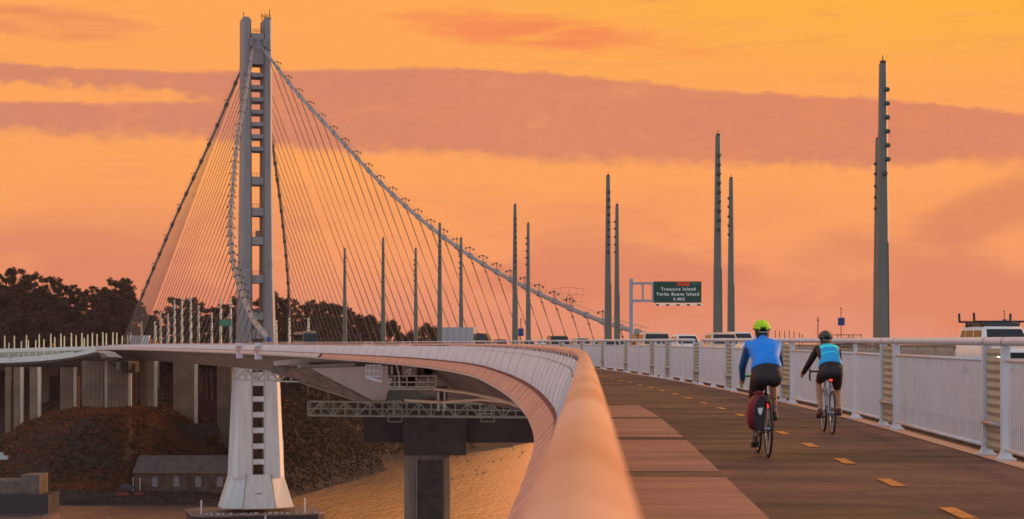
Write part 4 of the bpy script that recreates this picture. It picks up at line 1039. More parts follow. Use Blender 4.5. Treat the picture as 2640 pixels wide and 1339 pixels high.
# small parked vehicles and red barrier on the headland and shore
for px, py, d, w_, c_, lb, cat in ((168, 1101, 815, 3.5, (.7, .68, .66), 'tiny white parked van on top of the headland', 'van'), (212, 1106, 812, 7, (.62, .60, .58), 'small white flat truck on top of the headland', 'truck')):
    q = P(px, py, d); e = empty('parked_vehicle', q, lb, cat); mb = M(); mb.loft([[(x * w_ / 2, y, z) for x, z in ((-1, .2), (1, .2), (1, 1.0), (.6, 1.6), (-.9, 1.6), (-1, 1.0))] for y in (-.9, .9)]); mb.build('body', mat('veh%d' % px, c_, .4), e)
    mb = M(); 
    for x in (-.6, .6): mb.tube([(x * w_ / 2, -.95, .25), (x * w_ / 2, -.7, .25)], .35, 8)
    mb.build('wheels', blackm, e)
q = P(210, 1100, 826); e = empty('red_crane', q, 'thin red crane mast beside the white flat truck', 'crane'); mb = M(); mb.bar((-1, 0, -1), (-1, 0, 21), .5); mb.bar((-2.5, 0, 0), (3, 0, 2.5), .6); mb.box((0, 0, .8), (3.5, 2, 1.6)); mb.build('mast', mat('crane_red', (.40, .07, .03), .6), e)
for px, py, d, w_ in ((315, 1277, 690, 4.4), (357, 1276, 691, 3.0)):
    q = P(px, py, d); mb = M(); mb.box((0, 0, .35), (w_, .4, .7)); mb.box((0, 0, .8), (w_ * .7, .25, .25)); o = mb.build('shore_barrier', mat('barrier_red', (.25, .02, .015), .6)); o.location = q; tag(o, '%s low red barrier lying on the beach in front of the brick building' % ('longer' if w_ > 4 else 'shorter'), 'barrier')
q = P(328, 1263, 694); e = empty('dark_pickup', q, 'dark vehicle parked at the left end of the brick building', 'car'); mb = M(); mb.loft([[(x, y, z) for x, z in ((-2.3, .4), (2.3, .4), (2.3, 1.3), (1.0, 1.4), (.5, 2.1), (-1.4, 2.1), (-2.2, 1.3))] for y in (-.9, .9)]); mb.build('body', dark, e)
mb = M(); [mb.tube([(x, -1, .45), (x, -.7, .45)], .45, 8) for x in (-1.4, 1.4)]; mb.build('wheels', blackm, e)
# boat hulls left edge
q = P(8, 1185, 700); e = empty('moored_boat', (q.x, 700, 12), 'white and dark machinery half hidden at the left edge of the bluff', 'machine'); mb = M(); mb.loft([[(x, y, z) for x, z in ((-2, 0), (2, 0), (2.4, 1.2), (.5, 1.5), (.2, 2.6), (-1.6, 2.6))] for y in (-1, 1)]); mb.build('hull', mat('white_hull', (.55, .55, .52), .5), e); e.location = P(6, 1185, 742)
# terraced pale sheet beside the tower
q = P(724, 1195, 700); e = empty('pale_screen', q, 'tall narrow cream screen on the shore at the right of the white tower', 'screen'); mb = M(); mb.box((0, 0, 4), (1.8, .5, 8.6)); mb.build('screen_face', mat('cream_screen', (.60, .50, .36), .7), e); mb = M(); [mb.box((-1.15, -.1, .6 + i * 2.0), (.5, .5, 1.0)) for i in range(4)]; mb.box((-.6, 0, 9.6), (1.6, .8, 2.2)); mb.build('hooks', dark, e)
# ------------------------------------------------------------------ east pier of the suspended span
pier = empty('concrete_pier', P(1102, 1339, 352), 'massive concrete pier with wide dark cross beam below the deck', 'pier'); D0 = 352; k = D0 / F
def pz(py): return CZ + (HZ - py) * k
def pr(a, b, y0, y1, d0, d1, m_, nm, ch=.9):
    x0, x1 = P(a, 0, D0).x, P(b, 0, D0).x; mb = M()
    ps = [(x0, d0 + ch), (x0 + ch, d0), (x1 - ch, d0), (x1, d0 + ch), (x1, d1 - ch), (x1 - ch, d1), (x0 + ch, d1), (x0, d1 - ch)]
    mb.loft([[(x, y, pz(yy)) for x, y in ps] for yy in (y1, y0)]); return mb.build(nm, m_, pier, world=True)
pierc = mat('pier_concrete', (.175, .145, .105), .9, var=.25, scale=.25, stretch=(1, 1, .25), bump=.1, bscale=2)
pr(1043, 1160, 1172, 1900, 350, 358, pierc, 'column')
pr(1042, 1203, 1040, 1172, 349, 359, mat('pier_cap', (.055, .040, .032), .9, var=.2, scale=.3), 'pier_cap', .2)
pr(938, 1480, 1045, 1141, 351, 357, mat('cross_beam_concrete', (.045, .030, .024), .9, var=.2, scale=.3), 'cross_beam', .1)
mb = M()
for a in (1078, 1128): 
    x = P(a, 0, D0).x
    mb.bar((x, 349.7, pz(1170)), (x, 349.7, pz(900)), .35)
mb.bar((P(1076, 0, D0).x, 349.6, pz(1172)), (P(1076, 0, D0).x, 349.6, pz(1900)), .18)
mb.build('drain_pipe', mat('pipe_grey', (.22, .19, .15), .7), pier, world=True)
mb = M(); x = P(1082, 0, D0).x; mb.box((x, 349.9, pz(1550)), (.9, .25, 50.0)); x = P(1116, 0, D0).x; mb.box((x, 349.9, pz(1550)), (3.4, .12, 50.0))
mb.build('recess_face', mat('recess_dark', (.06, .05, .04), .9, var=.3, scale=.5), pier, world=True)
mb = M()
for a, b in ((1066, 1140), (1133, 1140)):
    x = P(a, 0, D0).x; mb.box((x + .3, 349.3, pz(1155)), (1.6, .5, 1.8))
mb.build('anchor_plate', mat('anchor_grey', (.14, .12, .09), .8), pier, world=True)
# slanted pale fin of the box girder end
fin = empty('deck_end_fin', P(960, 990, 338), 'pale triangular steel end plate hanging under the deck, point downward', 'girder end')
A = [P(800, 950, 330), P(985, 944, 330), P(986, 962, 330), P(971, 1000, 330), P(962, 1034, 330)]
mb = M(); mb.prism(A, (0, 0, 0), (2, 1.0, 0)); mb.build('end_plate', mat('fin_paint', (.62, .52, .44), .6, var=.08, scale=.3), fin, world=True)
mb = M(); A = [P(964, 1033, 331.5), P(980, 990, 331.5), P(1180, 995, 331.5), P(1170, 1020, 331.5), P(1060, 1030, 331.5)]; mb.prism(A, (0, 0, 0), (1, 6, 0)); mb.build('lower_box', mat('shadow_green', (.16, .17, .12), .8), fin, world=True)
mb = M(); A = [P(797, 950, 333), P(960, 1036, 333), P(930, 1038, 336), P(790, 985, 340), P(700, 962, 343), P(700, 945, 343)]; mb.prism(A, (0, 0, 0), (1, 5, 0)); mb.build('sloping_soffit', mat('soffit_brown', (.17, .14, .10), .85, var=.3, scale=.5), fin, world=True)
mb = M(); mb.bar(P(706, 937, 338), P(800, 929, 338), .8); mb.bar(P(800, 929, 338), P(905, 928, 338), .8); mb.bar(P(768, 947, 336), P(915, 940, 336), .6); mb.build('edge_pipe', mat('pale_pipe', (.62, .56, .46), .5), fin, world=True)
# inspection travellers (lattice gantries)
def truss(name, A, B, h, dpt, nb, label, wd=.16, mm=travm):
    e = empty(name, A, label, 'inspection gantry'); A = Vector(A); B = Vector(B); mb = M(); dv = Vector((0, dpt, 0))
    for o_ in (Vector((0, 0, 0)), dv):
        for z in (0, h * .5, h): mb.bar(A + o_ + UP * z, B + o_ + UP * z, wd * (1.3 if z != h * .5 else .8))
    mb.build('chord', mm, e, world=True); mb = M()
    for o_ in (Vector((0, 0, 0)), dv):
        for i in range(nb + 1):
            p_ = A.lerp(B, i / nb) + o_; mb.bar(p_, p_ + UP * h, wd)
            if i < nb:
                q_ = A.lerp(B, (i + 1) / nb) + o_
                if i % 2: mb.bar(p_ + UP * h, q_, wd * .8)
                else: mb.bar(p_, q_ + UP * h, wd * .8)
    for i in range(nb + 1):
        p_ = A.lerp(B, i / nb); mb.bar(p_, p_ + dv, wd * .7)
    mb.build('lattice', mm, e, world=True)
    mb = M(); n_ = (B - A); mb.loft([[A + UP * .05, A + dv + UP * .05, A + dv + UP * .17, A + UP * .17], [B + UP * .05, B + dv + UP * .05, B + dv + UP * .17, B + UP * .17]]); mb.build('walkway', mm, e, world=True)
    return e
d = 325
g1_ = truss('inspection_gantry', P(794, 1072, d), P(1392, 1078, d + 4), 36 * d / F, 3.2, 19, 'long green lattice inspection gantry slung under the deck in front of the pier')
mb = M()
for a in (1018, 1257):
    c = P(a, 1075, d - .3); 
    for dx in (-1.1, -.3, .6, 1.1): mb.bar(c + Vector((dx, 0, 0)), c + Vector((dx, 0, 2.6)), .13)
    for dz in (-.8, 0, .5, 1.4, 2.6): mb.bar(c + Vector((-1.15, 0, dz)), c + Vector((1.15, 0, dz)), .13)
    mb.bar(c + Vector((-1.1, 0, -.8)), c + Vector((-1.1, 0, 0)), .13); mb.bar(c + Vector((1.1, 0, -.8)), c + Vector((1.1, 0, 0)), .13)
mb.build('hanging_cage', travm, g1_, world=True)
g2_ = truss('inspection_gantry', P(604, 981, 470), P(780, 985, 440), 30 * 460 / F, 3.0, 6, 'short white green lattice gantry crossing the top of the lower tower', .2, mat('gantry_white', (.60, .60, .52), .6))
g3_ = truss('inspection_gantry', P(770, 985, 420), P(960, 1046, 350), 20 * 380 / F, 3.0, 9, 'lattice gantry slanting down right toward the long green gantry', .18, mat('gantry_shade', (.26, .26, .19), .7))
# maintenance platform with guard rails
d = 225; pf = empty('maintenance_platform', P(1040, 1000, d), 'railed maintenance platform with machinery hanging under the deck edge', 'platform')
k = d / F; mb = M()
def pb(a, y0, b, y1, w_=.13, dd_=0): mb.bar(P(a, y0, d + dd_), P(b, y1, d + dd_), w_)
for a in (985, 1018, 1049, 1073, 1103, 1124): pb(a, 1003, a, 970)
for y in (970, 986, 998, 1004): pb(972 if y > 990 else 985, y, 1125, y)
mb.build('guard_rail', mat('platform_cream', (.52, .50, .36), .6), pf, world=True); mb = M()
mb.prism([P(972, 998, d), P(1125, 998, d), P(1125, 1005, d), P(972, 1005, d)], (0, 0, 0), (0, 3, 0)); mb.build('platform_floor', mat('platform_edge', (.38, .34, .22), .7), pf, world=True); mb = M()
for a in (944, 953, 964, 975, 983): pb(a, 941, a, 972, .12, -2)
for y in (942, 957, 971): pb(943, y, 984, y, .14, -2)
pb(944, 972, 985, 985, .3, -2)
mb.build('white_cage', white, pf, world=True); mb = M()
for a, b, s1, s2 in ((1015, 950, 1.2, 2.2), (1028, 960, .7, 2.8), (1058, 985, 1.6, 1.1), (1095, 962, 1.8, 1.2), (1140, 1014, 1.2, 1.6), (1110, 955, 1.4, .8), (1060, 975, 1.0, .6)): mb.box(tuple(P(a, b, d + 1.5)), (s1, 1, s2))
pieces(mb, 'machinery', mat('rust_machine', (.14, .055, .04), .8, var=.4, scale=2), pf, True); mb = M()
for p in ((1010, 945, 1010, 965), (1022, 940, 1028, 965), (1028, 965, 1030, 1003), (1044, 962, 1056, 950), (1055, 968, 1060, 950)): pb(*p, .22)
for a in (1130, 1146): pb(a, 1010, a, 1060, .25)
pieces(mb, 'hanger', mat('hanger_grey', (.50, .48, .42), .6), pf, True)
mb = M(); mb.tube([P(1120, 1003, 215), P(1200, 1012, 190), P(1290, 1030, 160), P(1340, 1048, 140)], .15, 8); mb.tube([P(1045, 1032, 240), P(1140, 1037, 225), P(1240, 1030, 190), P(1345, 1040, 150)], .14, 8)
o = mb.build('monorail_beams', mat('beam_cream', (.50, .40, .26), .6)); tag(o, 'pair of long cream rails under the curving deck right of the platform', 'rail')
# ------------------------------------------------------------------ water birds
rg = np.random.RandomState(21)
for i, (px, py) in enumerate([(1275, 1148), (1292, 1151), (1324, 1159), (1347, 1168), (1340, 1179), (1204, 1190), (1272, 1192), (1293, 1186), (1234, 1204), (1229, 1214), (1229, 1225), (1245, 1222), (1250, 1219), (1194, 1229), (1164, 1235), (993, 1251)]):
    d = CZ * F / (py - HZ); k = d / F; mb = M(); s_ = 1.1 * k / .12
    mb.ball((0, 0, .15 * s_), .30 * s_, 8, 5, (1.0, .6, .55)); mb.tube([(.2 * s_, 0, .2 * s_), (.32 * s_, 0, .5 * s_), (.42 * s_, 0, .62 * s_)], [.1 * s_, .06 * s_, .05 * s_], 5); mb.tube([(-.25 * s_, 0, .15 * s_), (-.5 * s_, 0, .3 * s_)], [.1 * s_, .03 * s_], 5)
    o = mb.build('water_bird', dark); o.location = (P(px, 0, d).x, d, 0); o.rotation_euler = (0, 0, rg.rand() * 6); tag(o, 'dark water bird floating right of the concrete pier' if px > 1100 else 'dark water bird floating left of the concrete pier', 'bird', 'birds floating on the bay')
# ------------------------------------------------------------------ vehicles
chrome = mat('bright_metal', (.55, .55, .55), .25, metal=1.0, var=.02)
lampw = mat('lit_headlamp', (1, .9, .75), .3, var=0, emit=(1.0, .78, .5), estr=9.0)
lampo = mat('unlit_headlamp', (.55, .55, .55), .12, var=0)
tail = mat('tail_lamp', (.55, .02, .02), .3, var=0, emit=(1.0, .05, .03), estr=.8)
tailoff = mat('tail_lamp_off', (.30, .02, .02), .3, var=0)
plate_ = mat('number_plate', (.6, .6, .55), .5, var=0)
def make_car(kind, paint, label, lit=False, braking=False, rack=None):
    """front looks towards -Y"""
    S = {'suv': dict(L=4.8, w=.95, zl=.30, zb=1.05, zh=1.08, zr=1.80, ws=(-1.15, -.55), rw=(2.15, 2.30), hood=-2.3),
         'sedan': dict(L=4.6, w=.90, zl=.22, zb=.88, zh=.90, zr=1.45, ws=(-1.15, -.30), rw=(1.15, 1.85), hood=-2.2),
         'van': dict(L=5.4, w=1.0, zl=.30, zb=1.25, zh=1.25, zr=2.25, ws=(-2.0, -1.35), rw=(2.55, 2.62), hood=-2.6),
         'pickup': dict(L=5.6, w=1.0, zl=.42, zb=1.15, zh=1.18, zr=1.92, ws=(-1.1, -.45), rw=(.95, 1.1), hood=-2.7)}[kind]
    L, w, zl, zb, zr = S['L'], S['w'], S['zl'], S['zb'], S['zr']; y0, y1 = -L / 2, L / 2
    t = empty('car' if kind != 'van' else 'van', (0, 0, 0), label, {'suv': 'car', 'sedan': 'car', 'van': 'van', 'pickup': 'pickup truck'}[kind])
    cp = mat('car_paint_' + paint[0], paint[1], .28, var=.02, spec=.6)
    st = [(y0, .80, zl + .12, zb * .74), (y0 + .10, .92, zl, zb * .86), (y0 + .35, .99, zl, zb * .93), (S['ws'][0], 1.0, zl, S['zh']), (0, 1.0, zl, zb), (y1 - .5, 1.0, zl, zb), (y1 - .1, .96, zl + .02, zb * .98), (y1, .88, zl + .12, zb * .9)]
    rings = []
    for y, k, a, b in st:
        h = w * k; rings.append([(-h * .90, y, a), (h * .90, y, a), (h, y, a + .18), (h, y, b - .16), (h * .95, y, b - .04), (h * .86, y, b), (-h * .86, y, b), (-h * .95, y, b - .04), (-h, y, b - .16), (-h, y, a + .18)])
    mb = M(); mb.loft(rings); mb.build('body', cp, t, smooth=True, auto=35)
    a0, a1 = S['ws']; b0, b1 = (S['rw'][0], S['rw'][1]) if S['rw'][0] < S['rw'][1] else S['rw']
    wb, wt = w * .93, w * .74; zc = zb - .03
    cab = M(); ft = [(-wb, a0, zc), (wb, a0, zc), (wb, b1, zc), (-wb, b1, zc)]; rf_ = [(-wt, a1, zr - .05), (wt, a1, zr - .05), (wt, b0, zr - .05), (-wt, b0, zr - .05)]; rt = [(-wt * .86, a1 + .18, zr), (wt * .86, a1 + .18, zr), (wt * .86, b0 - .18, zr), (-wt * .86, b0 - .18, zr)]
    cab.loft([ft, rf_, rt]); cab.build('cabin', cp, t, smooth=True, auto=50)
    def q(nm, pts, n_, m_=glassm, e=.006):
        mb = M(); P_ = [Vector(p) + Vector(n_) * e for p in pts]; P2 = [p - Vector(n_) * .02 for p in P_]; mb.loft([P2, P_]); return mb.build(nm, m_, t)
    def lp_(A, B, u, v):  # bilinear between bottom edge A and top edge B
        lo = Vector(A[0]).lerp(Vector(A[1]), u); hi = Vector(B[0]).lerp(Vector(B[1]), u); return lo.lerp(hi, v)
    def win(nm, A, B, u0, u1, v0, v1, n_): return q(nm, [lp_(A, B, u0, v0), lp_(A, B, u1, v0), lp_(A, B, u1, v1), lp_(A, B, u0, v1)], n_, e=.012)
    win('windscreen', (ft[0], ft[1]), (rf_[0], rf_[1]), .05, .95, .12, .90, (0, -1, .7))
    win('rear_window', (ft[2], ft[3]), (rf_[2], rf_[3]), .10, .90, .25, .88, (0, 1, .3))
    for sx, i, j in ((-1, 0, 3), (1, 1, 2)):
        for u0, u1 in ((.12, .42), (.46, .74), (.78, .93)) if kind != 'pickup' else ((.15, .50), (.55, .88)):
            win('side_window', (ft[i], ft[j]), (rf_[i], rf_[j]), u0, u1, .15, .85, (sx, 0, .3))
    zL = zb * .72
    for sx in (-1, 1):
        mb = M(); mb.box((sx * w * .70, y0 + .045, zL), (.34, .16, .17), 0, taper=.85); mb.build('headlight', lampw if lit else lampo, t)
        mb = M(); mb.box((sx * w * .80, y1 - .03, zL + .12), (.20, .14, .26)); mb.build('tail_light', tail if braking else tailoff, t)
        mb = M(); mb.box((sx * (w + .12), a0 + .35, zb + .08), (.2, .12, .16), taper=.8); mb.build('mirror', cp, t)
    mb = M(); mb.box((0, y0 + .02, zL - .02), (w * .85, .10, .20)); mb.build('grille', blackm, t)
    mb = M(); mb.box((0, y0 + .015, zl + .22), (w * 1.75, .22, .16), taper=.96); mb.build('bumper', mat('bumper_grey', (.10, .10, .10), .5), t)
    mb = M(); mb.box((0, y0 - .10, zl + .22), (.32, .015, .14)); mb.build('number_plate', plate_, t)
    for sx in (-1, 1):
        for y in (y0 + .85, y1 - .95):
            mb = M(); R = .34; x = sx * (w - .10)
            rr_ = [(.9 * R, -.10), (R, -.07), (R, .07), (.9 * R, .10)]; mb.loft([[(x + b_, y + cos(a) * r_, R + sin(a) * r_) for r_, b_ in rr_] for a in np.linspace(0, 2 * pi, 19)], closed=True, cap=False)
            wh = mb.build('wheel', blackm, t, smooth=True, auto=50)
            mb = M(); mb.tube([(x + sx * .02, y, R), (x + sx * .09, y, R)], R * .68, 14); mb.build('rim', chrome, wh)
    if rack:
        mb = M(); zt = zr + .16
        for y in (a1 + .35, b0 - .6):
            mb.bar((-w * 1.02, y, zt), (w * 1.02, y, zt), .07)
            for sx in (-1, 1):
                mb.bar((sx * w * 1.02, y, zt - .03), (sx * w * 1.04, y, zt + .32), .07); mb.bar((sx * w * .70, y, zr - .05), (sx * w * .76, y, zt), .06)
        if rack == 2:
            for sx in (-1, 1): mb.bar((sx * w * .8, a1 + .2, zt), (sx * w * .8, b0, zt), .05)
        mb.build('roof_rack', dark, t)
        if rack == 2:
            mb = M(); mb.loft([[(-w * .70, a1 + .1, zr - .02), (w * .70, a1 + .1, zr - .02), (w * .62, a1 + .22, zr + .12), (-w * .62, a1 + .22, zr + .12)], [(-w * .7, b0 - .2, zr - .02), (w * .7, b0 - .2, zr - .02), (w * .62, b0 - .3, zr + .12), (-w * .62, b0 - .3, zr + .12)]]); mb.build('roof_box', dark, t)
    return t
W_ = ('white', (.85, .82, .78)); G_ = ('silver', (.55, .52, .5)); K_ = ('black', (.02, .02, .022)); T_ = ('tan', (.72, .55, .40)); R_ = ('dark_red', (.16, .02, .02))
RZ = DZ + .15
def put(c, px, d, rz=0.0):
    c.location = (P(px, 0, d).x, d, RZ + _fz(d)); c.rotation_euler = (0, 0, head(d) + rz); return c
put(make_car('suv', W_, 'white car with black roof rack and lit headlight at the right edge behind the railing', True, rack=2), 2574, 73, .05)
put(make_car('suv', T_, 'pale brown car just left of the overhead sign post, seen through the railing', False), 1690, 118, -.03)
put(make_car('suv', W_, 'white car beside the round railing end post, dark windscreen', False), 1768, 152, -.03)
put(make_car('suv', T_, 'pale brown car directly left of the lime helmet cyclist', False), 1862, 124, -.03)
put(make_car('pickup', W_, 'white pickup behind the pale brown car, left of the lime helmet', False), 1905, 138, -.03)
put(make_car('suv', K_, 'dark car with two lit headlights in front of the low end of the right cable', True), 1440, 178, -.03)
put(make_car('sedan', W_, 'white low car just under the trailer end in the curve', False), 1236, 235, -.03)
put(make_car('sedan', W_, 'small white car between the dark car and the sign post lamp posts', False), 1572, 160, -.03)
put(make_car('sedan', G_, 'grey car half hidden behind the white car at the round end post', False), 1838, 205, -.03)
put(make_car('suv', K_, 'dark car roof showing just behind the pale brown car at the sign post', False), 1668, 142, -.03)
put(make_car('sedan', W_, 'white low car left of the sign post, between the lamp post pair and the sign', False), 1612, 196, -.03)
put(make_car('suv', T_, 'distant pale brown car right of the lamp post pair left of the sign', False), 1500, 226, -.03)
put(make_car('sedan', G_, 'distant grey car behind the rail bend, left of the dark car with headlights', False), 1362, 262, -.03)
put(make_car('suv', W_, 'distant white car behind the white pickup, beside the lime helmet', False), 1948, 196, -.03)
# traffic on the opposite road, seen from behind
for kd, pt, px, d, lb in (('suv', K_, 1707, 262, 'dark car seen from behind with red lights below the overhead sign'), ('suv', R_, 1286, 330, 'dark car with red tail lights between the curve and the lamp post pair'), ('sedan', G_, 1538, 300, 'grey car with red tail lights near the cable end'), ('suv', W_, 1403, 330, 'whitish car with red tail lights left of the dark car'), ('sedan', W_, 1045, 400, 'white car with red tail lights right of the bus'), ('sedan', W_, 948, 430, 'small white car with red tail lights by the tiny blue sign'), ('sedan', K_, 1960, 290, 'dark car left of the lime helmet far behind'), ('sedan', K_, 1102, 420, 'small dark car between two lamp posts left of the trailer')):
    c = make_car(kd, pt, lb, False, True); put(c, px, d, pi)
c = put(make_car('pickup', K_, 'dark pickup with a ladder frame right of the dark blue sign', False), 2195, 262, pi / 2 + .25)
mb = M()
for x in (-.9, .9):
    mb.bar((x, -1.0, 2.25), (x, 3.0, 2.25), .09); 
    for y in (-.9, 1.0, 2.8): mb.bar((x, y, 1.1), (x, y, 2.25), .09)
mb.build('ladder_frame', dark, c)
# bus
bus = empty('bus', (0, 0, 0), 'dark windowed bus with lit headlights right of the tower foot', 'bus'); put(bus, 800, 352, .0); bus.rotation_euler = (0, 0, head(352) + .02)
mb = M(); mb.loft([[(-1.25, y, .35), (1.25, y, .35), (1.28, y, 2.0), (1.15, y, z), (-1.15, y, z), (-1.28, y, 2.0)] for y, z in ((0, 3.0), (.25, 3.2), (11, 3.2), (11.2, 3.0))]); mb.build('body', mat('bus_body', (.30, .20, .16), .4), bus)
mb = M(); mb.box((0, -.02, 1.85), (2.3, .1, 2.0)); mb.build('windscreen', glassm, bus)
for sx in (-1, 1):
    for y in range(5): mb = M(); mb.box((sx * 1.27, 1.3 + y * 2.1, 2.1), (.06, 1.8, 1.1)); mb.build('side_window', glassm, bus)
    mb = M(); mb.box((sx * .95, -.08, .62), (.32, .12, .22)); mb.build('headlight', lampw, bus)
    for y in (2.0, 9.0): mb = M(); mb.tube([(sx * 1.1, y, .5), (sx * 1.3, y, .5)], .5, 14); mb.build('wheel', blackm, bus)
mb = M(); mb.box((0, .9, 3.28), (2.0, .4, .12)); mb.build('roof_lamps', mat('amber', (.8, .35, .1), .5), bus)
# truck and trailer behind the posts, and the white trailer far left
def trailer(nm, label, m_, px, d, Lt, Ht, rz, cabm):
    t = empty(nm, (0, 0, 0), label, 'truck'); put(t, px, d); t.rotation_euler = (0, 0, rz); Z = 1.1
    mb = M(); mb.box((0, 0, Z + (Ht - Z) / 2), (Lt, 2.5, Ht - Z)); mb.build('box_body', m_, t)
    mb = M(); mb.box((0, 0, Z - .12), (Lt, 2.3, .2)); 
    for k_ in range(int(Lt / 1.2)): mb.box((-Lt / 2 + .6 + k_ * 1.2, -1.27, Z + (Ht - Z) / 2), (.05, .04, Ht - Z - .2))
    mb.build('frame', mat('trailer_frame', (.25, .23, .22), .6), t)
    for x in (-Lt / 2 + 1.2, -Lt / 2 + 2.4, Lt / 2 - 1.4):
        for sy in (-1, 1): mb = M(); mb.tube([(x, sy * .95, .5), (x, sy * 1.2, .5)], .5, 12); mb.build('wheel', blackm, t)
    mb = M(); c_ = Lt / 2 + 1.6; mb.loft([[(c_ - 1.1, y, .5), (c_ + 1.3, y, .5), (c_ + 1.3, y, 1.7), (c_ + .7, y, 2.9), (c_ - 1.1, y, 3.0)] for y in (-1.15, 1.15)]); cb_ = mb.build('cab', cabm, t)
    mb = M(); mb.loft([[(c_ + 1.32, y, 1.75), (c_ + .78, y, 2.8), (c_ + .7, y, 2.78), (c_ + 1.22, y, 1.75)] for y in (-1.0, 1.0)]); mb.box((c_ + .3, -1.16, 2.2), (1.0, .04, .8)); mb.build('cab_window', glassm, cb_)
    return t
trailer('truck_trailer', 'tall pale grey box trailer between two lamp posts at mid distance', mat('trailer_grey', (.42, .38, .38), .5, var=.05), 1180, 372, 6.8, 4.1, -.25, dark)
mb = M(); mb.box((-.5, -1.27, 3.2), (.9, .02, .2))
trailer('flat_roof_truck', 'long white box truck far left on the suspended span', mat('trailer_white', (.66, .65, .62), .5, var=.03), 361, 705, 6.8, 4.3, -.02, mat('orange_cab', (.55, .20, .06), .5))
# traffic cone and small things
o = M(); o.loft([[(r * cos(a), r * sin(a), z) for a in np.linspace(0, 2 * pi, 9)[:-1]] for r, z in ((.9, 0), (.9, .1), (.7, .12), (.15, 1.6))]); 
e = empty('orange_panel', P(134, 893, 850), 'bright orange round warning panel on the far left viaduct', 'warning panel'); mb = M(); mb.ball((0, 0, .6), .55, 8, 6, (1, .3, 1)); mb.build('panel', mat('warn_orange', (.9, .28, .02), .5), e); mb = M(); mb.bar((0, .1, -1), (0, .1, .6), .12); mb.build('stand', dark, e)
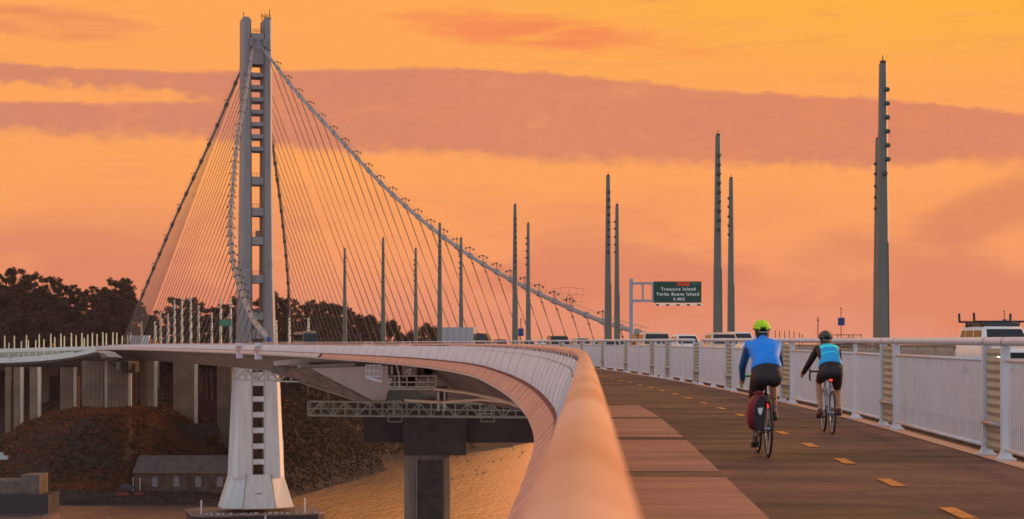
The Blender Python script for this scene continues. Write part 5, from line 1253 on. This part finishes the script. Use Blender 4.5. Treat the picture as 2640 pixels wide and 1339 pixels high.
# far cyclists, only dark specks behind the curved railing
# ------------------------------------------------------------------ bicycles
def circ(c, r, n, ax='x'):
    return [(c[0], c[1] + r * cos(2 * pi * i / n), c[2] + r * sin(2 * pi * i / n)) for i in range(n)]
silver = mat('spoke_silver', (.5, .5, .5), .3, metal=.8)
def make_bike(framem, tapem, label, steer=0.0, crank=1.2, rack=False, light=True, bottle=True, fender=False):
    """rear wheel touches the ground at the origin, front wheel ahead on +Y"""
    t = empty('bicycle', (0, 0, 0), label, 'bicycle'); R = .338; WB = 1.0
    for y, nm in ((0, 'rear_wheel'), (WB, 'front_wheel')):
        mb = M(); mb.tube(circ((0, y, R), R - .014, 40), .0155, 8, closed=True); wh = mb.build(nm, blackm, t, smooth=True)
        mb = M(); mb.tube(circ((0, y, R), R - .038, 36), .010, 6, closed=True); mb.build('rim', silver, wh, smooth=True)
        mb = M()
        for i in range(24):
            a = 2 * pi * i / 24; mb.bar((.022 * (-1) ** i, y + .02 * cos(a + .5), R + .02 * sin(a + .5)), (0, y + (R - .04) * cos(a), R + (R - .04) * sin(a)), .0022)
        mb.tube([(-.05, y, R), (.05, y, R)], .02, 8); mb.build('spokes', silver, wh)
    BB = (0, .42, .27); ST = (0, .24, .80); HT = (0, .82, .86); HB = (0, .86, .72); mb = M()
    for a, b, r in ((BB, ST, .016), (ST, HT, .016), (BB, HB, .019), (HT, HB, .020)): mb.tube([a, b], r, 8)
    for sx in (-1, 1):
        mb.tube([(sx * .03, .42, .27), (sx * .062, 0, R)], .009, 6); mb.tube([(sx * .016, .25, .76), (sx * .05, .08, .45), (sx * .062, 0, R)], .008, 6)
        mb.tube([(sx * .03, .87, .70), (sx * .052, .90, .55), (sx * .055, WB, R)], .011, 6)
    mb.build('frame', framem, t, smooth=True, auto=60)
    mb = M(); mb.tube([ST, (0, .20, .905)], .013, 8); mb.tube([HT, (0, .80, .93), (0, .88, .95)], .014, 8); mb.build('seat_post', dark, t)
    mb = M(); rg_ = [(-.14, .068, .925, .035), (-.10, .075, .935, .035), (-.02, .055, .93, .03), (.07, .028, .925, .022), (.13, .018, .922, .018)]
    mb.loft([[(x * w_, .20 + y, z + s_ * h_) for x, s_ in ((-1, .2), (-.7, 1), (0, .8), (.7, 1), (1, .2), (.6, -.6), (0, -.3), (-.6, -.6))] for y, w_, z, h_ in rg_]); mb.build('saddle', blackm, t, smooth=True)
    mb = M()
    for sx in (-1, 1):
        mb.tube([(0, .88, .955), (sx * .18, .885, .96), (sx * .205, .90, .96), (sx * .21, 1.0, .955), (sx * .215, 1.04, .91), (sx * .22, .99, .84), (sx * .225, .90, .82)], .0145, 8)
    mb.build('handlebar', tapem, t, smooth=True)
    mb = M()
    for sx in (-1, 1):
        mb.tube([(sx * .21, 1.0, .96), (sx * .21, 1.06, .985)], .017, 8); mb.tube([(sx * .212, 1.05, .96), (sx * .216, 1.055, .90), (sx * .22, 1.03, .85)], .006, 5)
    mb.build('brake_lever', dark, t, smooth=True)
    cy, cz = cos(crank) * .17, sin(crank) * .17; mb = M()
    mb.tube([(.055, .42, .27), (.075, .42 + cy, .27 + cz)], .011, 6); mb.tube([(-.055, .42, .27), (-.075, .42 - cy, .27 - cz)], .011, 6); mb.tube(circ((.05, .42, .27), .095, 24), .006, 5, closed=True)
    for a in range(5): mb.bar((.05, .42, .27), (.05, .42 + .09 * cos(a * 1.257), .27 + .09 * sin(a * 1.257)), .012)
    mb.tube([(.05, .42, .365), (.05, 0, R + .045)], .004, 4); mb.tube([(.05, .42, .175), (.05, .04, .24), (.05, 0, R - .045)], .004, 4); mb.tube(circ((.05, 0, R), .045, 16), .010, 5, closed=True); mb.bar((.058, .04, .28), (.058, .05, .20), .02)
    mb.build('crank_set', dark, t)
    for sx, s_ in ((1, 1), (-1, -1)):
        mb = M(); mb.box((sx * .125, .42 + s_ * cy, .27 + s_ * cz), (.09, .10, .02)); mb.build('pedal', dark, t)
    mb = M(); mb.box((0, -.02 if rack else .14, .62 if rack else .84), (.035, .03, .045)); mb.build('rear_light', mat('rear_light_red', (.7, .02, .02), .3, var=0, emit=(1, .04, .03), estr=1.5), t)
    if rack:
        mb = M()
        for sx in (-1, 1): mb.tube([(sx * .065, 0, R), (sx * .06, -.05, .70), (sx * .06, .22, .71)], .006, 5); mb.tube([(sx * .06, -.25, .70), (sx * .06, .22, .71)], .006, 5)
        for y in (-.22, -.05, .12): mb.bar((-.06, y, .705), (.06, y, .705), .01)
        mb.build('rack', dark, t)
    if bottle: mb = M(); mb.tube([(0, .50, .42), (0, .60, .55)], .034, 10); mb.build('bottle', mat('bottle_white', (.6, .6, .6), .4), t)
    return t, dict(BB=BB, cy=cy, cz=cz)
# ------------------------------------------------------------------ people
skinm = mat('skin', (.44, .21, .12), .55, var=.06, scale=6)
def sdv(a): return Vector(a)
def cap_(mb, a, b, ra, rb, n=14, k=6):
    """closed tapered capsule"""
    a = Vector(a); b = Vector(b); d = b - a; L = d.length; z = d / L; up = Vector((1, 0, 0)) if abs(z.x) < .9 else Vector((0, 1, 0)); x = z.cross(up).normalized(); y = z.cross(x)
    rings = []
    for i in range(1, k): t_ = pi / 2 * (1 - i / k); rings.append((a - z * ra * sin(t_), ra * cos(t_)))
    rings.append((a, ra)); rings.append((b, rb))
    for i in range(1, k): t_ = pi / 2 * i / k; rings.append((b + z * rb * sin(t_), rb * cos(t_)))
    mb.loft([[c + (x * cos(2 * pi * j / n) + y * sin(2 * pi * j / n)) * r for j in range(n)] for c, r in rings])
def chain(mb, pts, rs):
    for i in range(len(pts) - 1): cap_(mb, pts[i], pts[i + 1], rs[i], rs[i + 1])
def ell(mb, c, s, R=None, n=20, k=12):
    rings = []
    for i in range(1, k):
        t_ = pi * i / k; ring = []
        for j in range(n):
            p = Vector((s[0] * sin(t_) * cos(2 * pi * j / n), s[1] * sin(t_) * sin(2 * pi * j / n), -s[2] * cos(t_)))
            if R is not None: p = R @ p
            ring.append(Vector(c) + p)
        rings.append(ring)
    mb.loft(rings)
def fuse(mb, name, mats, parent, vox=.008, smooth=2, matf=None):
    o = mb.build(name, mats if isinstance(mats, list) else [mats], parent)
    m1 = o.modifiers.new('r', 'REMESH'); m1.mode = 'VOXEL'; m1.voxel_size = vox; m1.use_smooth_shade = True
    m2 = o.modifiers.new('s', 'SMOOTH'); m2.factor = .6; m2.iterations = smooth
    dg = bpy.context.evaluated_depsgraph_get(); me = bpy.data.meshes.new_from_object(o.evaluated_get(dg)); o.modifiers.clear(); old = o.data; o.data = me; bpy.data.meshes.remove(old)
    me.materials.clear()
    for m_ in (mats if isinstance(mats, list) else [mats]): me.materials.append(m_)
    me.polygons.foreach_set('use_smooth', [True] * len(me.polygons))
    if matf:
        for p in me.polygons: p.material_index = matf(p.center)
    return o
def make_rider(label, bike, cfg):
    """all in bicycle coordinates: rear wheel contact at origin, +Y forward"""
    t = empty('person', (0, 0, 0), label, 'person')
    body = M(); cy, cz = bike['cy'], bike['cz']; BB = bike['BB']
    hipz = cfg.get('hipz', .985); hip = Vector((0, .16, hipz)); sh = Vector(cfg['sh']); hd = Vector(cfg['head']); hw = cfg['hipw']; sw = cfg['shw']
    tor = sh - hip; Rt = tor.normalized().to_track_quat('Z', 'Y').to_matrix()
    # torso: rings along a curved spine
    sp = [(0, hw * 1.0, .115), (.10, hw * 1.0, .124), (.24, hw * .95, .125), (.42, hw * .83, .115), (.68, sw * .90, .125), (.88, sw * .95, .11), (1.0, sw * .70, .09), (1.06, sw * .34, .07)]
    def spine(u): return hip + tor * u + Vector((0, -.05 * sin(pi * min(1, u)), .03 * sin(pi * min(1, u))))
    xv = Vector((1, 0, 0)); tn = tor.normalized(); yv = tn.cross(xv).normalized()
    def torso(mb, grow=0.0, u0=0.0, u1=1.1):
        rings = []
        for u, a, b in sp:
            if u < u0 - .01 or u > u1: continue
            c = spine(u); rings.append([c + xv * (abs(cos(q)) ** .85 * (1 if cos(q) > 0 else -1)) * (a + grow) + yv * sin(q) * (b + grow) for q in np.linspace(0, 2 * pi, 25)[:-1]])
        mb.loft(rings)
    torso(body)
    ell(body, hip + Vector((0, -.03, .0)), (hw * .86, .10, .09))
    # neck and head
    nb = sh + Vector((0, .02, .02)); cap_(body, nb - Vector((0, .03, .04)), hd - Vector((0, .0, .06)), .062, .056)
    ell(body, hd, (.076, .098, .112)); ell(body, hd + Vector((0, .03, -.055)), (.055, .07, .06))
    for sx in (-1, 1): ell(body, hd + Vector((sx * .078, -.005, -.01)), (.012, .022, .034), n=8, k=6)
    ell(body, hd + Vector((0, .105, -.01)), (.014, .022, .022), n=8, k=6)
    ell(body, hd + Vector((0, .098, -.055)), (.024, .01, .010), n=8, k=6)
    # arms
    elb = []
    for sx in (-1, 1):
        s_ = sh + Vector((sx * sw * .86, .01, -.02)); h_ = Vector((sx * .215, .995, .985)) if not cfg['lhand'] or sx > 0 else Vector(cfg['lhand'])
        m_ = s_.lerp(h_, .5) + Vector((sx * cfg['elb'], -.04, -.045)); elb.append((s_, m_, h_))
        wrist = m_.lerp(h_, .90)
        chain(body, [s_, m_, wrist], [.050, .038, .026])
        # palm and five fingers closing round the bar hood
        dr = (h_ - m_).normalized(); side = Vector((sx, 0, 0)); pal = wrist + dr * .045; ell(body, pal, (.018 + .012, .045, .036), Matrix(((1, 0, 0), (0, 1, 0), (0, 0, 1))))
        for f_ in range(4):
            base_ = pal + Vector((sx * .028, .035 - f_ * .002, .024 - f_ * .019)); ln = (.030, .034, .031, .025)[f_]
            p1 = base_ + Vector((0, ln, -.006)); p2 = p1 + Vector((-sx * .016, ln * .55, -.014)); p3 = p2 + Vector((-sx * .022, -.002, -.010))
            chain(body, [base_, p1, p2, p3], [.0092, .0088, .0082, .0075])
        th = pal + Vector((-sx * .024, .0, .018)); chain(body, [th, th + Vector((-sx * .016, .028, .010)), th + Vector((-sx * .004, .052, .002))], [.011, .010, .0085])
    # legs
    legs = []
    for sx in (-1, 1):
        s_ = 1 if sx > 0 else -1; ped = Vector((sx * .125, BB[1] + s_ * cy, BB[2] + s_ * cz)); ank = ped + Vector((0, -.10, .105)) + (Vector((0, -.02, .03)) if s_ * cz < 0 else Vector((0, 0, 0)))
        hj = hip + Vector((sx * .085, .03, -.02)); v = ank - hj; L1, L2 = cfg['leg']; D_ = min(v.length, L1 + L2 - .004); a_ = (L1**2 - L2**2 + D_**2) / (2 * D_); hgt = sqrt(max(0, L1**2 - a_**2)); vn_ = v.normalized(); fw = (Vector((sx * .10, 1, .35)) - vn_ * Vector((sx * .10, 1, .35)).dot(vn_)).normalized()
        kn = hj + vn_ * a_ + fw * hgt; legs.append((hj, kn, ank, ped)); k_ = cfg.get('fat', 1)
        chain(body, [hj, hj.lerp(kn, .5), kn], [.098 * k_, .080 * k_, .056])
        chain(body, [kn, kn.lerp(ank, .28) + Vector((0, -.018, 0)), kn.lerp(ank, .65), ank], [.054, .056 * k_, .042, .033])
        toe = ped + Vector((sx * .0, .10, .035)); heel = ank + Vector((0, -.03, -.075)); chain(body, [ank, heel], [.033, .03]); chain(body, [heel, ped + Vector((0, .02, .042)), toe], [.03, .034, .026])
    fuse(body, 'body', cfg['skin'], t, .0065, 2)
    # jersey
    j = M(); torso(j, .020, .10, 1.02); 
    for s_, m_, h_ in elb:
        e_ = m_.lerp(h_, cfg['sleeve']); chain(j, [s_, m_, e_], [.060, .050, .038]); ell(j, s_ + Vector((-.012 * (1 if s_.x > 0 else -1), 0, -.015)), (.060, .062, .058))
    cap_(j, nb - Vector((0, .03, .03)), nb + Vector((0, .0, .022)), .072, .064)
    c0 = cfg.get('jersey_f'); fuse(j, 'jersey', cfg['jersey'], t, .008, 3, (lambda c: c0(c, spine, tn, hip, tor)) if c0 else None)
    # shorts
    s = M(); rings = []
    for u, a, b in [(-.08, hw * .80, .11), (0, hw * 1.0, .125), (.10, hw * 1.0, .128), (.26, hw * .96, .128)]:
        c = spine(u); rings.append([c + xv * cos(q) * (a + .013) + yv * sin(q) * (b + .013) for q in np.linspace(0, 2 * pi, 25)[:-1]])
    s.loft(rings); k_ = cfg.get('fat', 1)
    for sx in (-1, 1): ell(s, hip + Vector((sx * hw * .48, -.065, -.035)), (hw * .56, .115, .115))
    ell(s, hip + Vector((0, -.055, -.035)), (hw * 1.02, .12, .10))
    for hj, kn, ank, ped in legs: chain(s, [hj, hj.lerp(kn, .45), hj.lerp(kn, .74)], [.112 * k_, .095 * k_, .076 * k_])
    fuse(s, 'shorts', cfg['shorts'], t, .009, 3)
    # shoes
    for hj, kn, ank, ped in legs:
        h = M(); toe = ped + Vector((0, .105, .03)); heel = ank + Vector((0, -.035, -.075)); chain(h, [heel, ped + Vector((0, .03, .040)), toe], [.041, .043, .033]); cap_(h, heel, ank + Vector((0, 0, -.02)), .040, .041)
        fuse(h, 'shoe', cfg['shoes'], t, .008, 1)
        if cfg.get('socks'): q = M(); chain(q, [ank + Vector((0, 0, -.02)), ank.lerp(kn, .14)], [.037, .040]); fuse(q, 'sock', cfg['socks'], t, .008, 1)
    # hair
    h = M(); ell(h, hd + Vector((0, -.025, -.012)), (.083, .088, .105))
    if cfg['hair'] == 'long':
        chain(h, [hd + Vector((0, -.10, -.04)), hd + Vector((.06, -.15, -.10)), hd + Vector((.15, -.17, -.11))], [.045, .038, .018]); chain(h, [hd + Vector((.02, -.08, -.06)), hd + Vector((.08, -.10, -.12)), hd + Vector((.19, -.12, -.075))], [.04, .028, .012]); chain(h, [hd + Vector((-.05, -.05, -.06)), hd + Vector((-.085, -.08, -.07))], [.03, .016])
        ell(h, hd + Vector((.0, -.07, -.07)), (.088, .06, .055))
    fuse(h, 'hair', cfg['hairm'], t, .008, 1)
    # helmet: ribbed shell with open vents
    hl = M(); base_ = hd + Vector((0, -.012, .028)); nr = 9
    def hp(th, ph, k=1.0):  # th around sideways arc from left to right, ph from back to front
        return base_ + Vector((-.108 * cos(th) * sin(ph) ** .9, -.145 * cos(ph), .118 * sin(th) * sin(ph) ** .8)) * k
    shell = M(); rings = []
    for i in range(11):
        ph = pi * (.04 + .92 * i / 10); rings.append([hp(th, ph, .93) for th in np.linspace(-.10, pi + .10, 17)] + [hp(th, ph, .78) for th in np.linspace(pi + .10, -.10, 17)])
    shell.loft(rings); hm = shell.build('helmet', cfg['helmet'][1], t, smooth=True)
    for i in range(nr):
        th = pi * (i + .5) / nr; rb_ = M(); pts = []
        for ph in np.linspace(.10 * pi, .92 * pi, 14): pts.append(hp(th + .10 * sin(ph * 2) * (1 if i < nr / 2 else -1), ph, .97))
        rb_.tube(pts, [.008 + .006 * sin(pi * q / 13) for q in range(14)], 7); rb_.build('rib', cfg['helmet'][0], hm, smooth=True)
    rb_ = M()
    for ph in (.16, .30): rb_.tube([hp(th, ph * pi, .965) for th in np.linspace(.0, pi, 16)], .009, 6)
    rb_.tube([hp(.6 + .0, .06 * pi + .18, .99), hp(1.1, .10 * pi + .30, .99), hp(pi / 2, .05 * pi, .99), hp(pi - 1.1, .10 * pi + .30, .99), hp(pi - .6, .06 * pi + .18, .99)], .011, 6)
    rb_.build('rear_band', cfg['helmet'][0], hm, smooth=True)
    st_ = M()
    for sx in (-1, 1): st_.tube([base_ + Vector((sx * .09, -.03, -.01)), hd + Vector((sx * .083, .01, -.06)), hd + Vector((sx * .02, .05, -.125))], .004, 5)
    st_.tube([base_ + Vector((-.06, -.115, -.02)), base_ + Vector((0, -.135, -.035)), base_ + Vector((.06, -.115, -.02))], .007, 6)
    st_.build('strap', mat('strap_grey', (.45, .45, .45), .6), t)
    return t
# blue rider with the pannier
GZ = DZ + .006
blk = mat('shorts_black', (.022, .014, .016), .65, var=.1, bump=.4, bscale=10)
bfr = mat('bike_black', (.03, .03, .035), .35); gtape = mat('bar_tape_green', (.16, .42, .04), .6); ktape = mat('bar_tape_black', (.02, .02, .02), .7)
lime = mat('lime_green', (.60, .98, .02), .4, var=.03)
b1, i1 = make_bike(bfr, gtape, 'black touring bicycle with green bar tape under the blue jersey rider', crank=1.25, rack=True)
d1 = 24.6; x1 = (1981 - 1320) / F * d1
b1.location = (x1, d1, GZ); b1.rotation_euler = (0, 0, radians(.2))
r1 = make_rider('person in a bright blue long sleeved jersey, black shorts and lime helmet riding away', i1, dict(sh=(0, .50, 1.365), head=(0, .63, 1.505), hipw=.178, shw=.205, lhand=(-.205, .96, .90), elb=.045, leg=(.44, .45), skin=skinm, sleeve=.86,
    jersey=[mat('jersey_blue', (.003, .29, 1.0), .6, var=.10, scale=8, bump=.5, bscale=14), mat('jersey_sleeve', (.004, .09, .28), .65, var=.05)], jersey_f=lambda c, spine, tn, hip, tor: 1 if (abs(c.x) > .20 and c.z < 1.31) else 0,
    shorts=blk, shoes=mat('shoe_black', (.03, .03, .035), .5), socks=mat('sock_grey', (.20, .18, .18), .8), hair='short', hairm=mat('hair_dark', (.03, .015, .01), .7), helmet=(lime, mat('helmet_black', (.02, .02, .02), .4)), fat=1.0))
r1.location = b1.location; r1.rotation_euler = b1.rotation_euler
for o_ in (b1, r1): o_.scale = (1.0, 1.0, 1.03)
# pannier on the left of the rack
pn = empty('pannier_bag', (x1, d1, GZ), 'red and black pannier bag with a white emblem hanging on the rear rack', 'bag'); pn.rotation_euler = b1.rotation_euler
mb = M(); rings = []
for z, x0_, x1_, y0_, y1_ in ((.335, -.19, -.10, -.15, .12), (.36, -.235, -.085, -.19, .15), (.50, -.262, -.075, -.21, .18), (.66, -.245, -.07, -.21, .18), (.74, -.20, -.07, -.19, .17), (.79, -.13, -.075, -.15, .14)):
    rings.append([(x, y, z) for x, y in ((x0_, y0_ + .05), (x0_ + .05, y0_), (x1_, y0_), (x1_, y1_), (x0_ + .05, y1_), (x0_, y1_ - .05))])
mb.loft(rings); mb.build('bag_body', mat('bag_red', (.20, .006, .016), .55, var=.1), pn, smooth=True, auto=60)
mb = M(); mb.loft([[(a, -.215, z), (b, -.218, z), (b, -.195, z), (a, -.19, z)] for z, a, b in ((.34, -.17, -.09), (.40, -.205, -.085), (.55, -.205, -.078), (.66, -.185, -.075), (.76, -.13, -.075))]); mb.build('front_panel', mat('bag_black', (.02, .016, .018), .6), pn, smooth=True, auto=60)
mb = M(); ps = [(-.156, .615), (-.102, .62), (-.098, .60), (-.108, .555), (-.129, .525), (-.150, .555), (-.160, .60)]
mb.prism([(a, -.222, z) for a, z in ps], (0, 0, 0), (0, -.004, 0)); mb.build('emblem', mat('emblem_white', (.75, .75, .75), .5, var=0), pn)
mb = M(); mb.tube([(-.20, -.15, .79), (-.13, -.12, .81), (-.08, -.1, .79)], .018, 6); mb.build('roll_top', mat('bag_red', (.26, .008, .018)), pn)
# second rider
pale = mat('frame_pale_blue', (.34, .42, .48), .35)
b2, i2 = make_bike(pale, ktape, 'pale blue road bicycle of the second rider, nearer the railing', crank=pi - .15 + .0, rack=False)
d2 = 30.6; x2 = (2146 - 1320) / F * d2
b2.location = (x2, d2, GZ); b2.rotation_euler = (0, 0, radians(-1.2))
cyan = mat('jersey_cyan', (.04, .95, .98), .6, var=.04, bump=.5, bscale=14); sky_ = mat('jersey_sky_blue', (.008, .42, .85), .6, var=.05, bump=.5, bscale=14); kj = mat('jersey_black', (.022, .014, .016), .65)
def jf(c, spine, tn, hip, tor):
    u = (Vector(c) - hip).dot(tn) / tor.length
    if abs(c.x) > .145 and u > .30: return 2
    if u > .97: return 2
    if .90 < u <= .965: return 0
    if .865 < u <= .90: return 2
    if .70 < u <= .865: return 0
    if .44 < u < .475: return 0
    return 1
r2 = make_rider('person in a black, cyan and blue jersey with dark helmet and loose brown hair', i2, dict(sh=(-.01, .50, 1.33), head=(-.02, .62, 1.455), hipw=.172, shw=.178, lhand=(-.335, .90, .93), elb=.03, leg=(.435, .44), skin=mat('skin_light', (.52, .27, .16), .55, var=.05, scale=6), sleeve=.92, jersey=[cyan, sky_, kj], jersey_f=jf,
    shorts=blk, shoes=mat('shoe_dark_red', (.10, .012, .018), .5), hair='long', hairm=mat('hair_brown', (.10, .035, .015), .7), helmet=(mat('helmet_grey', (.10, .09, .09), .4), mat('helmet_dark', (.025, .02, .03), .4)), fat=.95))
r2.location = b2.location; r2.rotation_euler = b2.rotation_euler

# ------------------------------------------------------------------ evening haze
mb = M(); mb.box((0, 560, 97.5), (1150, 1500, 201)); hz = mb.build('haze', []); hz.data.materials.clear()
mh = bpy.data.materials.new('haze_air'); mh.use_nodes = True; t = NT(mh.node_tree); t.n.clear()
pv = t.n.new('ShaderNodeVolumePrincipled'); pv.inputs['Density'].default_value = .00004; pv.inputs['Color'].default_value = (.95, .85, .8, 1); pv.inputs['Anisotropy'].default_value = .3
ou = t.n.new('ShaderNodeOutputMaterial'); t.l.new(pv.outputs[0], ou.inputs['Volume']); hz.data.materials.append(mh); hz['kind'] = 'stuff'
